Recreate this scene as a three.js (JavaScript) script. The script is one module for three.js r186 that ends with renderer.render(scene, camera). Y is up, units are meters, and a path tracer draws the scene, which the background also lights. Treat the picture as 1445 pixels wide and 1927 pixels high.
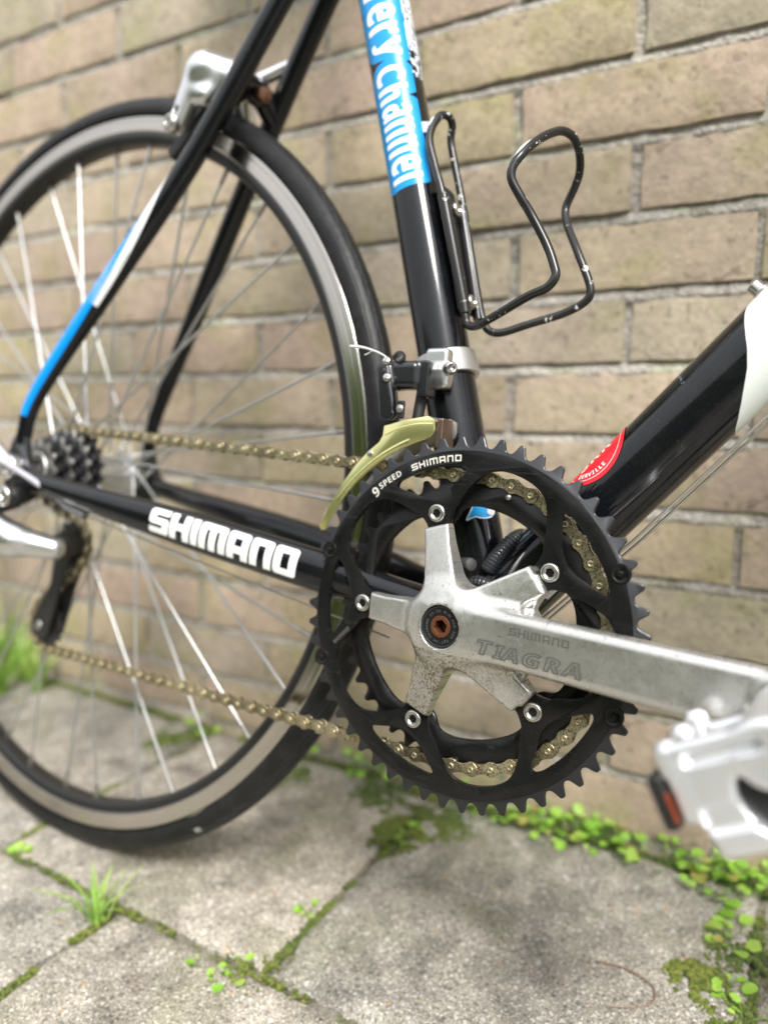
import * as THREE from 'three';
import { mergeGeometries, mergeVertices, toCreasedNormals } from 'three/addons/utils/BufferGeometryUtils.js';
import { RoundedBoxGeometry } from 'three/addons/geometries/RoundedBoxGeometry.js';

// ---------------------------------------------------------------- camera, sky, sun, exposure
const scene = new THREE.Scene();
const renderer = new THREE.WebGLRenderer({ antialias: true });
renderer.toneMapping = THREE.LinearToneMapping;
renderer.toneMappingExposure = 2.0;
renderer.outputColorSpace = THREE.SRGBColorSpace;
renderer.shadowMap.enabled = true;
renderer.shadowMap.type = THREE.PCFSoftShadowMap;

const camera = new THREE.PerspectiveCamera(69.15, 767 / 1024, 0.01, 200);
{
  const R = [[0.8380242, -0.0828161, 0.5393115], [-0.0004721, 0.9883039, 0.1524965], [-0.5456328, -0.1280504, 0.8281835]];
  const m = new THREE.Matrix4().set(R[0][0], R[0][1], R[0][2], 0, R[1][0], R[1][1], R[1][2], 0, R[2][0], R[2][1], R[2][2], 0, 0, 0, 0, 1);
  camera.quaternion.setFromRotationMatrix(m);
  camera.position.set(0.60246, 0.40030, 0.37574);
}
camera.focus = 0.418;
camera.userData.fStop = 2.75;

const SUN = new THREE.Vector3(0.62, 1.0, 0.62).normalize();
{
  // bright, hazy overcast: zenith about three times the horizon, a soft glow where the sun stands behind the cloud
  const w = 512, h = 256, d = new Float32Array(w * h * 4);
  for (let j = 0; j < h; j++) for (let i = 0; i < w; i++) {
    const el = ((j + 0.5) / h - 0.5) * Math.PI, az = ((i + 0.5) / w - 0.5) * 2 * Math.PI;
    const y = Math.sin(el), x = Math.cos(el) * Math.cos(az), z = Math.cos(el) * Math.sin(az);
    const up = Math.max(0, y);
    const c = Math.max(0, x * SUN.x + y * SUN.y + z * SUN.z);
    const cl = 0.5 + 0.5 * Math.sin(5 * x + 2.2 * Math.sin(4 * z + 1.3 * y)) * Math.cos(4.3 * z + 1.7 * Math.sin(3 * x + 2 * y));
    let L = 0.92 * ((1 + 2 * up) / 3 * (0.93 + 0.14 * cl) + 0.9 * Math.pow(c, 10) + 1.6 * Math.pow(c, 60));
    if (y < 0) L = 0.33 * (1 + y) + 0.04;
    const k = (j * w + i) * 4;
    d[k] = L * 0.985; d[k + 1] = L * 1.0; d[k + 2] = L * 1.035; d[k + 3] = 1;
  }
  const t = new THREE.DataTexture(d, w, h, THREE.RGBAFormat, THREE.FloatType);
  t.mapping = THREE.EquirectangularReflectionMapping; t.magFilter = THREE.LinearFilter; t.minFilter = THREE.LinearFilter; t.needsUpdate = true;
  scene.background = t; scene.environment = t;
}
const sun = new THREE.DirectionalLight(new THREE.Color(1.0, 0.96, 0.90), 2.1);
sun.position.copy(SUN).multiplyScalar(4); sun.castShadow = true; sun.shadow.radius = 30;
sun.shadow.mapSize.set(2048, 2048);
Object.assign(sun.shadow.camera, { left: -1.8, right: 1.8, top: 1.8, bottom: -1.8, near: 0.5, far: 9 });
sun.name = 'sun';
scene.add(sun); scene.add(sun.target);

// ---------------------------------------------------------------- helpers
let seed = 12345;
const rnd = () => { seed = (seed * 1664525 + 1013904223) >>> 0; return seed / 4294967296; };
const rr = (a, b) => a + (b - a) * rnd();
const clamp = (x, a = 0, b = 1) => Math.min(b, Math.max(a, x));
const mix = (a, b, t) => a + (b - a) * t;
const sstep = (a, b, x) => { const t = clamp((x - a) / (b - a)); return t * t * (3 - 2 * t); };
const D2R = Math.PI / 180;
const V = (x, y, z) => new THREE.Vector3(x, y, z);
const hash3 = (x, y, z) => { let h = Math.imul(x, 374761393) ^ Math.imul(y, 668265263) ^ Math.imul(z, 2147483647 ^ 0x5bd1e995); h = Math.imul(h ^ (h >>> 13), 1274126177); return ((h ^ (h >>> 16)) >>> 0) / 4294967296; };
function vnoise(x, y, z = 0, per = 0) {           // value noise 0..1, periodic in x and y when per > 0
  const xi = Math.floor(x), yi = Math.floor(y), zi = Math.floor(z), fx = x - xi, fy = y - yi, fz = z - zi;
  const u = fx * fx * (3 - 2 * fx), v = fy * fy * (3 - 2 * fy), w = fz * fz * (3 - 2 * fz);
  const m = per ? (a) => ((a % per) + per) % per : (a) => a;
  const x0 = m(xi), x1 = m(xi + 1), y0 = m(yi), y1 = m(yi + 1);
  const a = mix(mix(hash3(x0, y0, zi), hash3(x1, y0, zi), u), mix(hash3(x0, y1, zi), hash3(x1, y1, zi), u), v);
  if (w === 0) return a;
  const b = mix(mix(hash3(x0, y0, zi + 1), hash3(x1, y0, zi + 1), u), mix(hash3(x0, y1, zi + 1), hash3(x1, y1, zi + 1), u), v);
  return mix(a, b, w);
}
const fbm = (x, y, oct, per, zo = 0) => { let s = 0, a = 0.5, n = 0; for (let o = 0; o < oct; o++) { s += a * vnoise(x, y, zo + o * 7, per); n += a; a *= 0.5; x *= 2; y *= 2; per *= 2; } return s / n; };
const s2 = (l) => Math.round(255 * clamp(l <= 0.0031308 ? 12.92 * l : 1.055 * Math.pow(l, 1 / 2.4) - 0.055));   // linear to sRGB byte
function tex(n, fn, srgb = true, rep = null) {    // fn(u, v) -> [r, g, b, (a)] linear 0..1
  const d = new Uint8Array(n * n * 4);
  for (let j = 0; j < n; j++) for (let i = 0; i < n; i++) {
    const c = fn((i + 0.5) / n, (j + 0.5) / n), k = (j * n + i) * 4;
    for (let q = 0; q < 3; q++) d[k + q] = srgb ? s2(c[q]) : Math.round(255 * clamp(c[q]));
    d[k + 3] = c.length > 3 ? Math.round(255 * clamp(c[3])) : 255;
  }
  const t = new THREE.DataTexture(d, n, n, THREE.RGBAFormat);
  t.wrapS = t.wrapT = THREE.RepeatWrapping; t.magFilter = THREE.LinearFilter; t.minFilter = THREE.LinearMipmapLinearFilter; t.generateMipmaps = true;
  if (srgb) t.colorSpace = THREE.SRGBColorSpace;
  if (rep) t.repeat.set(rep, rep);
  t.needsUpdate = true; return t;
}
const grey = (n, fn, rep) => tex(n, (u, v) => { const g = fn(u, v); return [g, g, g]; }, false, rep);
function canvasTex(w, h, draw) {
  const c = document.createElement('canvas'); c.width = w; c.height = h;
  const g = c.getContext('2d'); g.clearRect(0, 0, w, h); draw(g, w, h);
  const t = new THREE.CanvasTexture(c); t.colorSpace = THREE.SRGBColorSpace; t.magFilter = THREE.LinearFilter; return t;
}
const C = (r, g = r, b = r) => new THREE.Color().setRGB(r, g, b);
const std = (o) => new THREE.MeshStandardMaterial(o);
const phy = (o) => new THREE.MeshPhysicalMaterial(o);
const used = new Map();
function numbered(n) { const k = used.get(n) || 0; used.set(n, k + 1); return k ? `${n}_${String(k).padStart(3, '0')}` : n; }
function shade(o) { o.traverse((q) => { if (q.isMesh) { q.castShadow = true; q.receiveShadow = true; } }); return o; }
function thing(o, name, label, category, group, kind) {
  o.name = numbered(name); scene.add(o); o.userData = {};
  if (label) o.userData.label = label;
  if (category) o.userData.category = category;
  if (group) o.userData.group = group;
  if (kind) o.userData.kind = kind;
  return o;
}
function part(parent, name, geo, mat, label) {
  const m = new THREE.Mesh(geo, mat); m.name = name; parent.add(m); if (label) m.userData.label = label; return m;
}
function sub(parent, name, label) { const g = new THREE.Group(); g.name = name; parent.add(g); if (label) g.userData.label = label; return g; }

// swept tube: pts Vector3[], rad(t)->[a,b] half sizes along (side, up) ; up hint ; uv in metres
function sweep(pts, rad, { seg = 20, up = V(0, 0, 1), cap = true, pow = 2 } = {}) {
  const n = pts.length, pos = [], uv = [], idx = []; let s = 0;
  const len = []; for (let i = 0; i < n; i++) { if (i) s += pts[i].distanceTo(pts[i - 1]); len.push(s); }
  let U = up.clone();
  for (let i = 0; i < n; i++) {
    const T = (i === 0 ? pts[1].clone().sub(pts[0]) : i === n - 1 ? pts[i].clone().sub(pts[i - 1]) : pts[i + 1].clone().sub(pts[i - 1])).normalize();
    U.addScaledVector(T, -U.dot(T)).normalize();
    const S = T.clone().cross(U).normalize();
    const r = typeof rad === 'function' ? rad(len[i] / s, i) : rad; const [a, b] = Array.isArray(r) ? r : [r, r];
    for (let k = 0; k <= seg; k++) {
      const q = k / seg * 2 * Math.PI, c = Math.cos(q), d = Math.sin(q);
      const e = pow === 2 ? 1 : Math.pow(Math.pow(Math.abs(c), pow) + Math.pow(Math.abs(d), pow), -1 / pow);
      pos.push(pts[i].x + S.x * a * c * e + U.x * b * d * e, pts[i].y + S.y * a * c * e + U.y * b * d * e, pts[i].z + S.z * a * c * e + U.z * b * d * e);
      uv.push(k / seg * Math.PI * (a + b), len[i]);
    }
  }
  for (let i = 0; i < n - 1; i++) for (let k = 0; k < seg; k++) { const a = i * (seg + 1) + k, b = a + seg + 1; idx.push(a, a + 1, b, b, a + 1, b + 1); }
  const g = new THREE.BufferGeometry();
  if (cap) for (const [i, f] of [[0, 1], [n - 1, 0]]) {
    const base = pos.length / 3; pos.push(pts[i].x, pts[i].y, pts[i].z); uv.push(0, 0);
    for (let k = 0; k < seg; k++) { const q = (i * (seg + 1) + k) * 3; pos.push(pos[q], pos[q + 1], pos[q + 2]); uv.push(0, 0); }
    for (let k = 0; k < seg; k++) { const a = base + 1 + k, b = base + 1 + (k + 1) % seg; f ? idx.push(base, b, a) : idx.push(base, a, b); }
  }
  g.setAttribute('position', new THREE.Float32BufferAttribute(pos, 3)); g.setAttribute('uv', new THREE.Float32BufferAttribute(uv, 2)); g.setIndex(idx);
  g.computeVertexNormals();
  // weld the seam's normals
  const N = g.attributes.normal;
  for (let i = 0; i < n; i++) { const a = i * (seg + 1), b = a + seg; const v = V(N.getX(a) + N.getX(b), N.getY(a) + N.getY(b), N.getZ(a) + N.getZ(b)).normalize(); N.setXYZ(a, v.x, v.y, v.z); N.setXYZ(b, v.x, v.y, v.z); }
  return g;
}
const spline = (pts, n, tension = 0.5) => new THREE.CatmullRomCurve3(pts, false, 'catmullrom', tension).getSpacedPoints(n);
const line = (a, b, n) => Array.from({ length: n + 1 }, (_, i) => a.clone().lerp(b, i / n));
// naive surface nets on a signed distance field (millimetres in, metres out)
function nets(sdf, lo, hi, h, uvf) {
  const nx = Math.ceil((hi[0] - lo[0]) / h) + 1, ny = Math.ceil((hi[1] - lo[1]) / h) + 1, nz = Math.ceil((hi[2] - lo[2]) / h) + 1;
  const F = new Float32Array(nx * ny * nz), at = (i, j, k) => i + nx * (j + ny * k);
  for (let k = 0; k < nz; k++) for (let j = 0; j < ny; j++) for (let i = 0; i < nx; i++) F[at(i, j, k)] = sdf(lo[0] + i * h, lo[1] + j * h, lo[2] + k * h);
  const id = new Int32Array(nx * ny * nz).fill(-1), P = [], idx = [];
  for (let k = 0; k < nz - 1; k++) for (let j = 0; j < ny - 1; j++) for (let i = 0; i < nx - 1; i++) {
    let n = 0, x = 0, y = 0, z = 0, mask = 0;
    for (let c = 0; c < 8; c++) if (F[at(i + (c & 1), j + (c >> 1 & 1), k + (c >> 2))] < 0) mask |= 1 << c;
    if (mask === 0 || mask === 255) continue;
    for (let c = 0; c < 8; c++) for (let a = 0; a < 3; a++) {
      const e = c | (1 << a); if (e === c) continue;
      const fa = F[at(i + (c & 1), j + (c >> 1 & 1), k + (c >> 2))], fb = F[at(i + (e & 1), j + (e >> 1 & 1), k + (e >> 2))];
      if ((fa < 0) === (fb < 0)) continue;
      const t = fa / (fa - fb);
      x += mix(c & 1, e & 1, t); y += mix(c >> 1 & 1, e >> 1 & 1, t); z += mix(c >> 2, e >> 2, t); n++;
    }
    id[at(i, j, k)] = P.length / 3; P.push(lo[0] + (i + x / n) * h, lo[1] + (j + y / n) * h, lo[2] + (k + z / n) * h);
  }
  for (let k = 1; k < nz - 1; k++) for (let j = 1; j < ny - 1; j++) for (let i = 1; i < nx - 1; i++) {
    const f0 = F[at(i, j, k)] < 0;
    const quad = (a, b, c, d) => { if (a < 0 || b < 0 || c < 0 || d < 0) return; if (f0) idx.push(a, b, c, a, c, d); else idx.push(a, c, b, a, d, c); };
    if (f0 !== F[at(i + 1, j, k)] < 0) quad(id[at(i, j - 1, k - 1)], id[at(i, j, k - 1)], id[at(i, j, k)], id[at(i, j - 1, k)]);
    if (f0 !== F[at(i, j + 1, k)] < 0) quad(id[at(i - 1, j, k - 1)], id[at(i - 1, j, k)], id[at(i, j, k)], id[at(i, j, k - 1)]);
    if (f0 !== F[at(i, j, k + 1)] < 0) quad(id[at(i - 1, j - 1, k)], id[at(i, j - 1, k)], id[at(i, j, k)], id[at(i - 1, j, k)]);
  }
  const nv = P.length / 3, pos = new Float32Array(P.length), nor = new Float32Array(P.length), uv = new Float32Array(nv * 2), e = 0.35 * h;
  for (let v = 0; v < nv; v++) {
    let x = P[v * 3], y = P[v * 3 + 1], z = P[v * 3 + 2], gx = 0, gy = 0, gz = 0;
    for (let it = 0; it < 2; it++) {
      gx = sdf(x + e, y, z) - sdf(x - e, y, z); gy = sdf(x, y + e, z) - sdf(x, y - e, z); gz = sdf(x, y, z + e) - sdf(x, y, z - e);
      const l = Math.hypot(gx, gy, gz) || 1; gx /= l; gy /= l; gz /= l;
      if (it === 0) { const s = clamp(sdf(x, y, z), -0.4 * h, 0.4 * h); x -= gx * s; y -= gy * s; z -= gz * s; }
    }
    pos.set([x / 1000, y / 1000, z / 1000], v * 3); nor.set([gx, gy, gz], v * 3);
    uv.set(uvf ? uvf(x, y, z) : [x / 1000, y / 1000], v * 2);
  }
  const g = new THREE.BufferGeometry();
  g.setAttribute('position', new THREE.BufferAttribute(pos, 3)); g.setAttribute('normal', new THREE.BufferAttribute(nor, 3)); g.setAttribute('uv', new THREE.BufferAttribute(uv, 2)); g.setIndex(idx);
  return g;
}
const smin = (a, b, k) => { const h = Math.max(k - Math.abs(a - b), 0) / k; return Math.min(a, b) - h * h * k * 0.25; };
const smax = (a, b, k) => -smin(-a, -b, k);
const sdBox = (x, y, z, a, b, c, r) => { const qx = Math.abs(x) - a + r, qy = Math.abs(y) - b + r, qz = Math.abs(z) - c + r; return Math.hypot(Math.max(qx, 0), Math.max(qy, 0), Math.max(qz, 0)) + Math.min(Math.max(qx, qy, qz), 0) - r; };
const ext = (d2, dw, r) => { const a = d2 + r, b = dw + r; return Math.hypot(Math.max(a, 0), Math.max(b, 0)) + Math.min(Math.max(a, b), 0) - r; };
const sdCaps = (x, y, z, A, B, ra, rb) => { const bx = B[0] - A[0], by = B[1] - A[1], bz = B[2] - A[2], px = x - A[0], py = y - A[1], pz = z - A[2]; const t = clamp((px * bx + py * by + pz * bz) / (bx * bx + by * by + bz * bz)); return Math.hypot(px - bx * t, py - by * t, pz - bz * t) - mix(ra, rb, t); };
function sdPoly(x, y, v) {
  let d = 1e9, s = 1;
  for (let i = 0, j = v.length - 1; i < v.length; j = i++) {
    const ex = v[j][0] - v[i][0], ey = v[j][1] - v[i][1], wx = x - v[i][0], wy = y - v[i][1], t = clamp((wx * ex + wy * ey) / (ex * ex + ey * ey));
    d = Math.min(d, (wx - ex * t) ** 2 + (wy - ey * t) ** 2);
    const c1 = y >= v[i][1], c2 = y < v[j][1], c3 = ex * wy > ey * wx;
    if ((c1 && c2 && c3) || (!c1 && !c2 && !c3)) s = -s;
  }
  return s * Math.sqrt(d);
}
const polar = (r, a) => new THREE.Vector2(r * Math.cos(a), r * Math.sin(a));
function extrude(shape, depth, z, bevel = 0, seg = 2, curve = 8) {
  const g = new THREE.ExtrudeGeometry(shape, { depth: depth - 2 * bevel, bevelEnabled: bevel > 0, bevelThickness: bevel, bevelSize: bevel, bevelOffset: -bevel, bevelSegments: seg, curveSegments: curve });
  g.translate(0, 0, z + bevel); return g;
}
const creased = (g, a = 0.6) => toCreasedNormals(g.index ? g.toNonIndexed() : g, a);
function cyl(a, b, r, seg = 16, r2 = r) {           // solid cylinder between two points
  const L = a.distanceTo(b), g = new THREE.CylinderGeometry(r2, r, L, seg); g.translate(0, L / 2, 0);
  g.applyQuaternion(new THREE.Quaternion().setFromUnitVectors(V(0, 1, 0), b.clone().sub(a).normalize())); g.translate(a.x, a.y, a.z); return g;
}
function lathe(profile, seg, dir, at) {             // profile [r, h][] about +y, turned to dir
  const g = new THREE.LatheGeometry(profile.map((p) => new THREE.Vector2(p[0], p[1])), seg);
  g.applyQuaternion(new THREE.Quaternion().setFromUnitVectors(V(0, 1, 0), dir.clone().normalize())); g.translate(at.x, at.y, at.z); return g;
}
const merge = (l) => mergeGeometries(l.map((g) => { const q = g.index ? g.toNonIndexed() : g; if (!q.attributes.uv) q.setAttribute('uv', new THREE.Float32BufferAttribute(new Float32Array(q.attributes.position.count * 2), 2)); for (const k of Object.keys(q.attributes)) if (!['position', 'normal', 'uv'].includes(k)) q.deleteAttribute(k); return q; }));

// squared logo lettering drawn with thick strokes; returns the advance width for height 1
const GLYPH = {
  S: [0.78, [[[0.78, 0.12], [0.12, 0.12], [0.12, 0.5], [0.68, 0.5], [0.68, 0.88], [0, 0.88]]]],
  H: [0.78, [[[0.12, 0], [0.12, 1]], [[0.66, 0], [0.66, 1]], [[0.12, 0.5], [0.66, 0.5]]]],
  I: [0.24, [[[0.12, 0], [0.12, 1]]]],
  M: [1.02, [[[0.12, 1], [0.12, 0.12], [0.9, 0.12], [0.9, 1]], [[0.51, 0.12], [0.51, 1]]]],
  A: [0.78, [[[0.12, 1], [0.12, 0.12], [0.66, 0.12], [0.66, 1]], [[0.12, 0.64], [0.66, 0.64]]]],
  N: [0.76, [[[0.12, 1], [0.12, 0.12], [0.64, 0.12], [0.64, 1]]]],
  O: [0.78, [[[0.12, 0.12], [0.66, 0.12], [0.66, 0.88], [0.12, 0.88], [0.12, 0.12]]]],
};
function squared(g, text, x, y, h, sp = 0.11, lw = 0.235, sx = 1) {
  g.lineJoin = 'round'; g.lineCap = 'butt'; g.lineWidth = lw * h;
  for (const ch of text) {
    const [w, strokes] = GLYPH[ch];
    for (const st of strokes) { g.beginPath(); st.forEach(([a, b], i) => (i ? g.lineTo(x + a * h * sx, y + b * h) : g.moveTo(x + a * h * sx, y + b * h))); if (st.length > 4 && st[0][0] === st[st.length - 1][0] && st[0][1] === st[st.length - 1][1]) g.closePath(); g.stroke(); }
    x += (w + sp) * h * sx;
  }
  return x;
}

// ---------------------------------------------------------------- setting: brick wall, paving, ground
const TURN = 2.95 * D2R, WALLZ = -0.24;
const wallToWorld = (X, Y, Z) => V(X * Math.cos(TURN) + Z * Math.sin(TURN), Y, -X * Math.sin(TURN) + Z * Math.cos(TURN));
{
  const wall = thing(new THREE.Group(), 'brick_wall', 'tan brick wall with grey mortar joints behind the bicycle', 'wall');
  wall.rotation.y = TURN;
  const brickMap = tex(1024, (u, v) => {
    const a = fbm(u * 6, v * 6, 5, 6), b = fbm(u * 24, v * 24, 4, 24, 3), c = fbm(u * 90, v * 90, 3, 90, 9);
    const green = sstep(0.50, 0.64, fbm(u * 9, v * 9, 4, 9, 21)) * (0.55 + 0.6 * b), pink = sstep(0.54, 0.66, fbm(u * 7, v * 7, 4, 7, 33));
    const t = 0.74 + 0.26 * a + 0.20 * (b - 0.5) + 0.34 * (c - 0.5);
    let col = [0.515, 0.445, 0.335];
    col = [mix(col[0], 0.43, green * 0.6), mix(col[1], 0.395, green * 0.6), mix(col[2], 0.225, green * 0.6)];
    col = [mix(col[0], 0.53, pink * 0.6), mix(col[1], 0.435, pink * 0.6), mix(col[2], 0.36, pink * 0.6)];
    const dark = sstep(0.70, 0.80, fbm(u * 60, v * 60, 3, 60, 45)) * 0.30;
    return col.map((k) => k * t * (1 - dark));
  });
  const brickBump = grey(1024, (u, v) => 0.45 * fbm(u * 40, v * 40, 4, 40, 5) + 0.35 * fbm(u * 120, v * 120, 3, 120, 15) + 0.2 * fbm(u * 14, v * 22, 3, 0, 2));
  const mortarMap = tex(512, (u, v) => {
    const a = fbm(u * 8, v * 8, 5, 8, 4), c = fbm(u * 80, v * 80, 3, 80, 8), g = sstep(0.55, 0.7, fbm(u * 10, v * 10, 4, 10, 12));
    const t = 0.6 + 0.55 * a + 0.7 * (c - 0.5);
    return [0.44 * t * (1 - 0.06 * g), 0.41 * t, 0.36 * t * (1 - 0.14 * g)];
  });
  const mortarBump = grey(512, (u, v) => 0.5 * fbm(u * 50, v * 50, 4, 50, 6) + 0.5 * fbm(u * 130, v * 130, 2, 130, 2));
  const tones = [[1, 1, 1], [1.03, 1.0, 0.95], [0.94, 0.96, 0.93], [1.05, 0.98, 0.95], [0.92, 0.86, 0.86], [1.0, 0.98, 0.86], [1.08, 1.04, 1.0], [1.0, 0.92, 0.91], [0.86, 0.85, 0.82]];
  const bm = tones.map((t) => std({ color: C(...t), map: brickMap, bumpMap: brickBump, bumpScale: 0.0014, roughness: 0.95 }));
  const mortar = std({ map: mortarMap, bumpMap: mortarBump, bumpScale: 0.003, roughness: 1 });
  const PX = 0.195, PY = 0.06, BW = 0.1865, BH = 0.0497;
  const bricks = [];
  for (let q = 0; q < 8; q++) {
    const g = new THREE.BoxGeometry(BW, BH, 0.05, 18, 7, 3), p = g.attributes.position, uv = g.attributes.uv;
    const ox = rnd(), oy = rnd();
    for (let i = 0; i < p.count; i++) {
      let x = p.getX(i), y = p.getY(i), z = p.getZ(i);
      const ex = Math.abs(x) / (BW / 2), ey = Math.abs(y) / (BH / 2);
      if (z > 0.02) { const e = Math.max(ex > 0.985 ? 1 : 0, ey > 0.98 ? 1 : 0); z -= e * (0.0006 + 0.0013 * sstep(0.5, 0.85, vnoise(x * 120 + q * 9, y * 120, q))); }
      x += (vnoise(y * 110 + q * 17, z * 60, q) - 0.5) * 0.0014 * (ex > 0.98 ? 1 : 0);
      y += (vnoise(x * 90 + q * 31, z * 40, q + 3) - 0.5) * 0.0016 * (ey > 0.98 ? 1 : 0);
      if (z > 0.018) z += (vnoise(x * 45 + q * 7, y * 45, q) - 0.5) * 0.0010 + (vnoise(x * 150 + q * 7, y * 150, q + 9) - 0.5) * 0.0008;
      p.setXYZ(i, x, y, z); uv.setXY(i, ox + (x + z) / 0.42, oy + (y + z) / 0.42);
    }
    g.computeVertexNormals(); bricks.push(creased(g, 0.9));
  }
  let n = 0;
  for (let j = -1; j <= 20; j++) {
    const off = (j & 1) ? 0.05 : 0.144;
    for (let i = -7; i <= 5; i++) {
      const X = off + (i + 0.5) * PX + rr(-0.0015, 0.0015);
      if (X < -1.3 || X > 1.1) continue;
      const h = hash3(i + 40, j + 40, 7);
      // each brick takes one of the tones at random
      const m = bm[Math.floor(h * 0.999 * bm.length)];
      const b = part(wall, n ? `brick_${String(n).padStart(3, '0')}` : 'brick', bricks[(i * 3 + j * 5 + 80) % 8], m); n++;
      b.position.set(X, 0.010 + j * PY + BH / 2 + rr(-0.0008, 0.0008), WALLZ - 0.025 + rr(-0.0012, 0.0012));
      b.rotation.set(rr(-0.006, 0.006), rr(-0.006, 0.006), rr(-0.004, 0.004) + (h > 0.5 ? Math.PI : 0));
    }
  }
  const x0 = -1.35, x1 = 1.16, y0 = -0.07, y1 = 1.27, nx = 280, ny = 400, pos = [], uv = [], idx = [];
  for (let j = 0; j <= ny; j++) for (let i = 0; i <= nx; i++) {
    const x = mix(x0, x1, i / nx), y = mix(y0, y1, j / ny);
    const f = ((y - 0.010) / PY % 1 + 1) % 1, hb = BH / PY;
    let z = -0.0042;
    if (f > hb - 0.02) z = mix(-0.0008, -0.0056, clamp((f - hb) / (1 - hb)));
    z += (fbm(x * 40, y * 40, 3, 0, 3) - 0.5) * 0.0042;
    pos.push(x, y, WALLZ + z); uv.push(x / 0.3, y / 0.3);
  }
  for (let j = 0; j < ny; j++) for (let i = 0; i < nx; i++) { const a = j * (nx + 1) + i, b = a + nx + 1; idx.push(a, a + 1, b, b, a + 1, b + 1); }
  const g = new THREE.BufferGeometry(); g.setAttribute('position', new THREE.Float32BufferAttribute(pos, 3)); g.setAttribute('uv', new THREE.Float32BufferAttribute(uv, 2)); g.setIndex(idx); g.computeVertexNormals();
  part(wall, 'mortar', g, mortar);
  const core = new THREE.BoxGeometry(x1 - x0, y1 - y0, 0.12); core.translate((x0 + x1) / 2, (y0 + y1) / 2, WALLZ - 0.014 - 0.06);
  part(wall, 'wall_core', core, mortar);
  shade(wall);
}
let slabMats;
{
  // exposed sand and fine stones in weathered concrete
  const N = 1024;
  const cells = (u, v, n, s, rad) => {
    const x = u * n, y = v * n, xi = Math.floor(x), yi = Math.floor(y); let best = 9, val = 0;
    for (let b = -1; b <= 1; b++) for (let a = -1; a <= 1; a++) {
      const cx = ((xi + a) % n + n) % n, cy = ((yi + b) % n + n) % n;
      const d = Math.hypot(x - (xi + a + hash3(cx, cy, s)), y - (yi + b + hash3(cx, cy, s + 1))) / (0.35 + 0.65 * hash3(cx, cy, s + 2));
      if (d < best) { best = d; val = hash3(cx, cy, s + 3); }
    }
    return [best < rad ? 1 : 0, val];
  };
  const concrete = tex(N, (u, v) => {
    const big = fbm(u * 4, v * 4, 5, 4, 2), mid = fbm(u * 22, v * 22, 4, 22, 6), fine = vnoise(u * 420, v * 420, 3, 420);
    let t = 0.50 + 0.42 * big + 0.5 * (mid - 0.5) + 0.5 * (fine - 0.5);
    const [g1, v1] = cells(u, v, 190, 11, 0.44), [g2, v2] = cells(u, v, 66, 31, 0.36);
    let c = [0.45, 0.415, 0.355].map((k) => k * t);
    if (g1) c = v1 > 0.62 ? c.map((k) => k * (1.3 + 0.9 * v1)) : v1 < 0.3 ? c.map((k) => k * 0.45) : c;
    if (g2 && v2 > 0.45) c = v2 > 0.98 ? [0.5 * t + 0.1, 0.36 * t + 0.05, 0.24 * t] : v2 > 0.72 ? [0.62 * t + 0.12, 0.6 * t + 0.11, 0.56 * t + 0.1] : c.map((k) => k * 0.62);
    const stain = sstep(0.56, 0.72, fbm(u * 9, v * 9, 4, 9, 40)) * 0.26;
    c = c.map((k) => k * (1 - stain));
    const al = sstep(0.60, 0.72, fbm(u * 6, v * 6, 5, 6, 55)) * (0.35 + 0.65 * mid);
    return [mix(c[0], 0.14, al * 0.35), mix(c[1], 0.155, al * 0.35), mix(c[2], 0.06, al * 0.35)];
  });
  const bump = grey(N, (u, v) => { const [g1, v1] = cells(u, v, 190, 11, 0.44), [g2, v2] = cells(u, v, 66, 31, 0.36); return 0.3 * fbm(u * 30, v * 30, 4, 30, 6) + (g1 ? 0.22 * v1 : 0) + (g2 ? 0.34 * v2 : 0) + 0.14 * vnoise(u * 420, v * 420, 3, 420); });
  slabMats = [[1, 1, 1], [1.05, 1.03, 1.0], [0.95, 0.96, 0.96]].map((t) => std({ color: C(...t), map: concrete, bumpMap: bump, bumpScale: 0.0022, roughness: 0.97 }));
  const soilMap = tex(512, (u, v) => { const a = fbm(u * 12, v * 12, 5, 12, 3), b = fbm(u * 90, v * 90, 3, 90, 5); const t = 0.45 + 0.5 * a + 0.7 * (b - 0.5); const m = sstep(0.45, 0.6, fbm(u * 16, v * 16, 4, 16, 9)); return [mix(0.30, 0.19, m) * t, mix(0.275, 0.195, m) * t, mix(0.22, 0.10, m) * t]; });
  const soilBump = grey(512, (u, v) => 0.5 * fbm(u * 40, v * 40, 4, 40, 3) + 0.5 * fbm(u * 110, v * 110, 3, 110, 8));
  const soilMat = std({ map: soilMap, bumpMap: soilBump, bumpScale: 0.004, roughness: 1 });

  // one sheet of earth to the horizon
  const gg = new THREE.PlaneGeometry(120, 120, 1, 1); gg.rotateX(-Math.PI / 2); { const uv = gg.attributes.uv; for (let i = 0; i < uv.count; i++) uv.setXY(i, uv.getX(i) * 300, uv.getY(i) * 300); }
  const ground = thing(new THREE.Mesh(gg, soilMat), 'ground', 'dark earth under the paving', null, null, 'structure'); ground.position.y = -0.055; shade(ground);

  const paving = thing(new THREE.Group(), 'pavement', 'weathered square concrete paving slabs with mossy joints', null, null, 'structure');
  paving.rotation.y = TURN;
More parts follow.
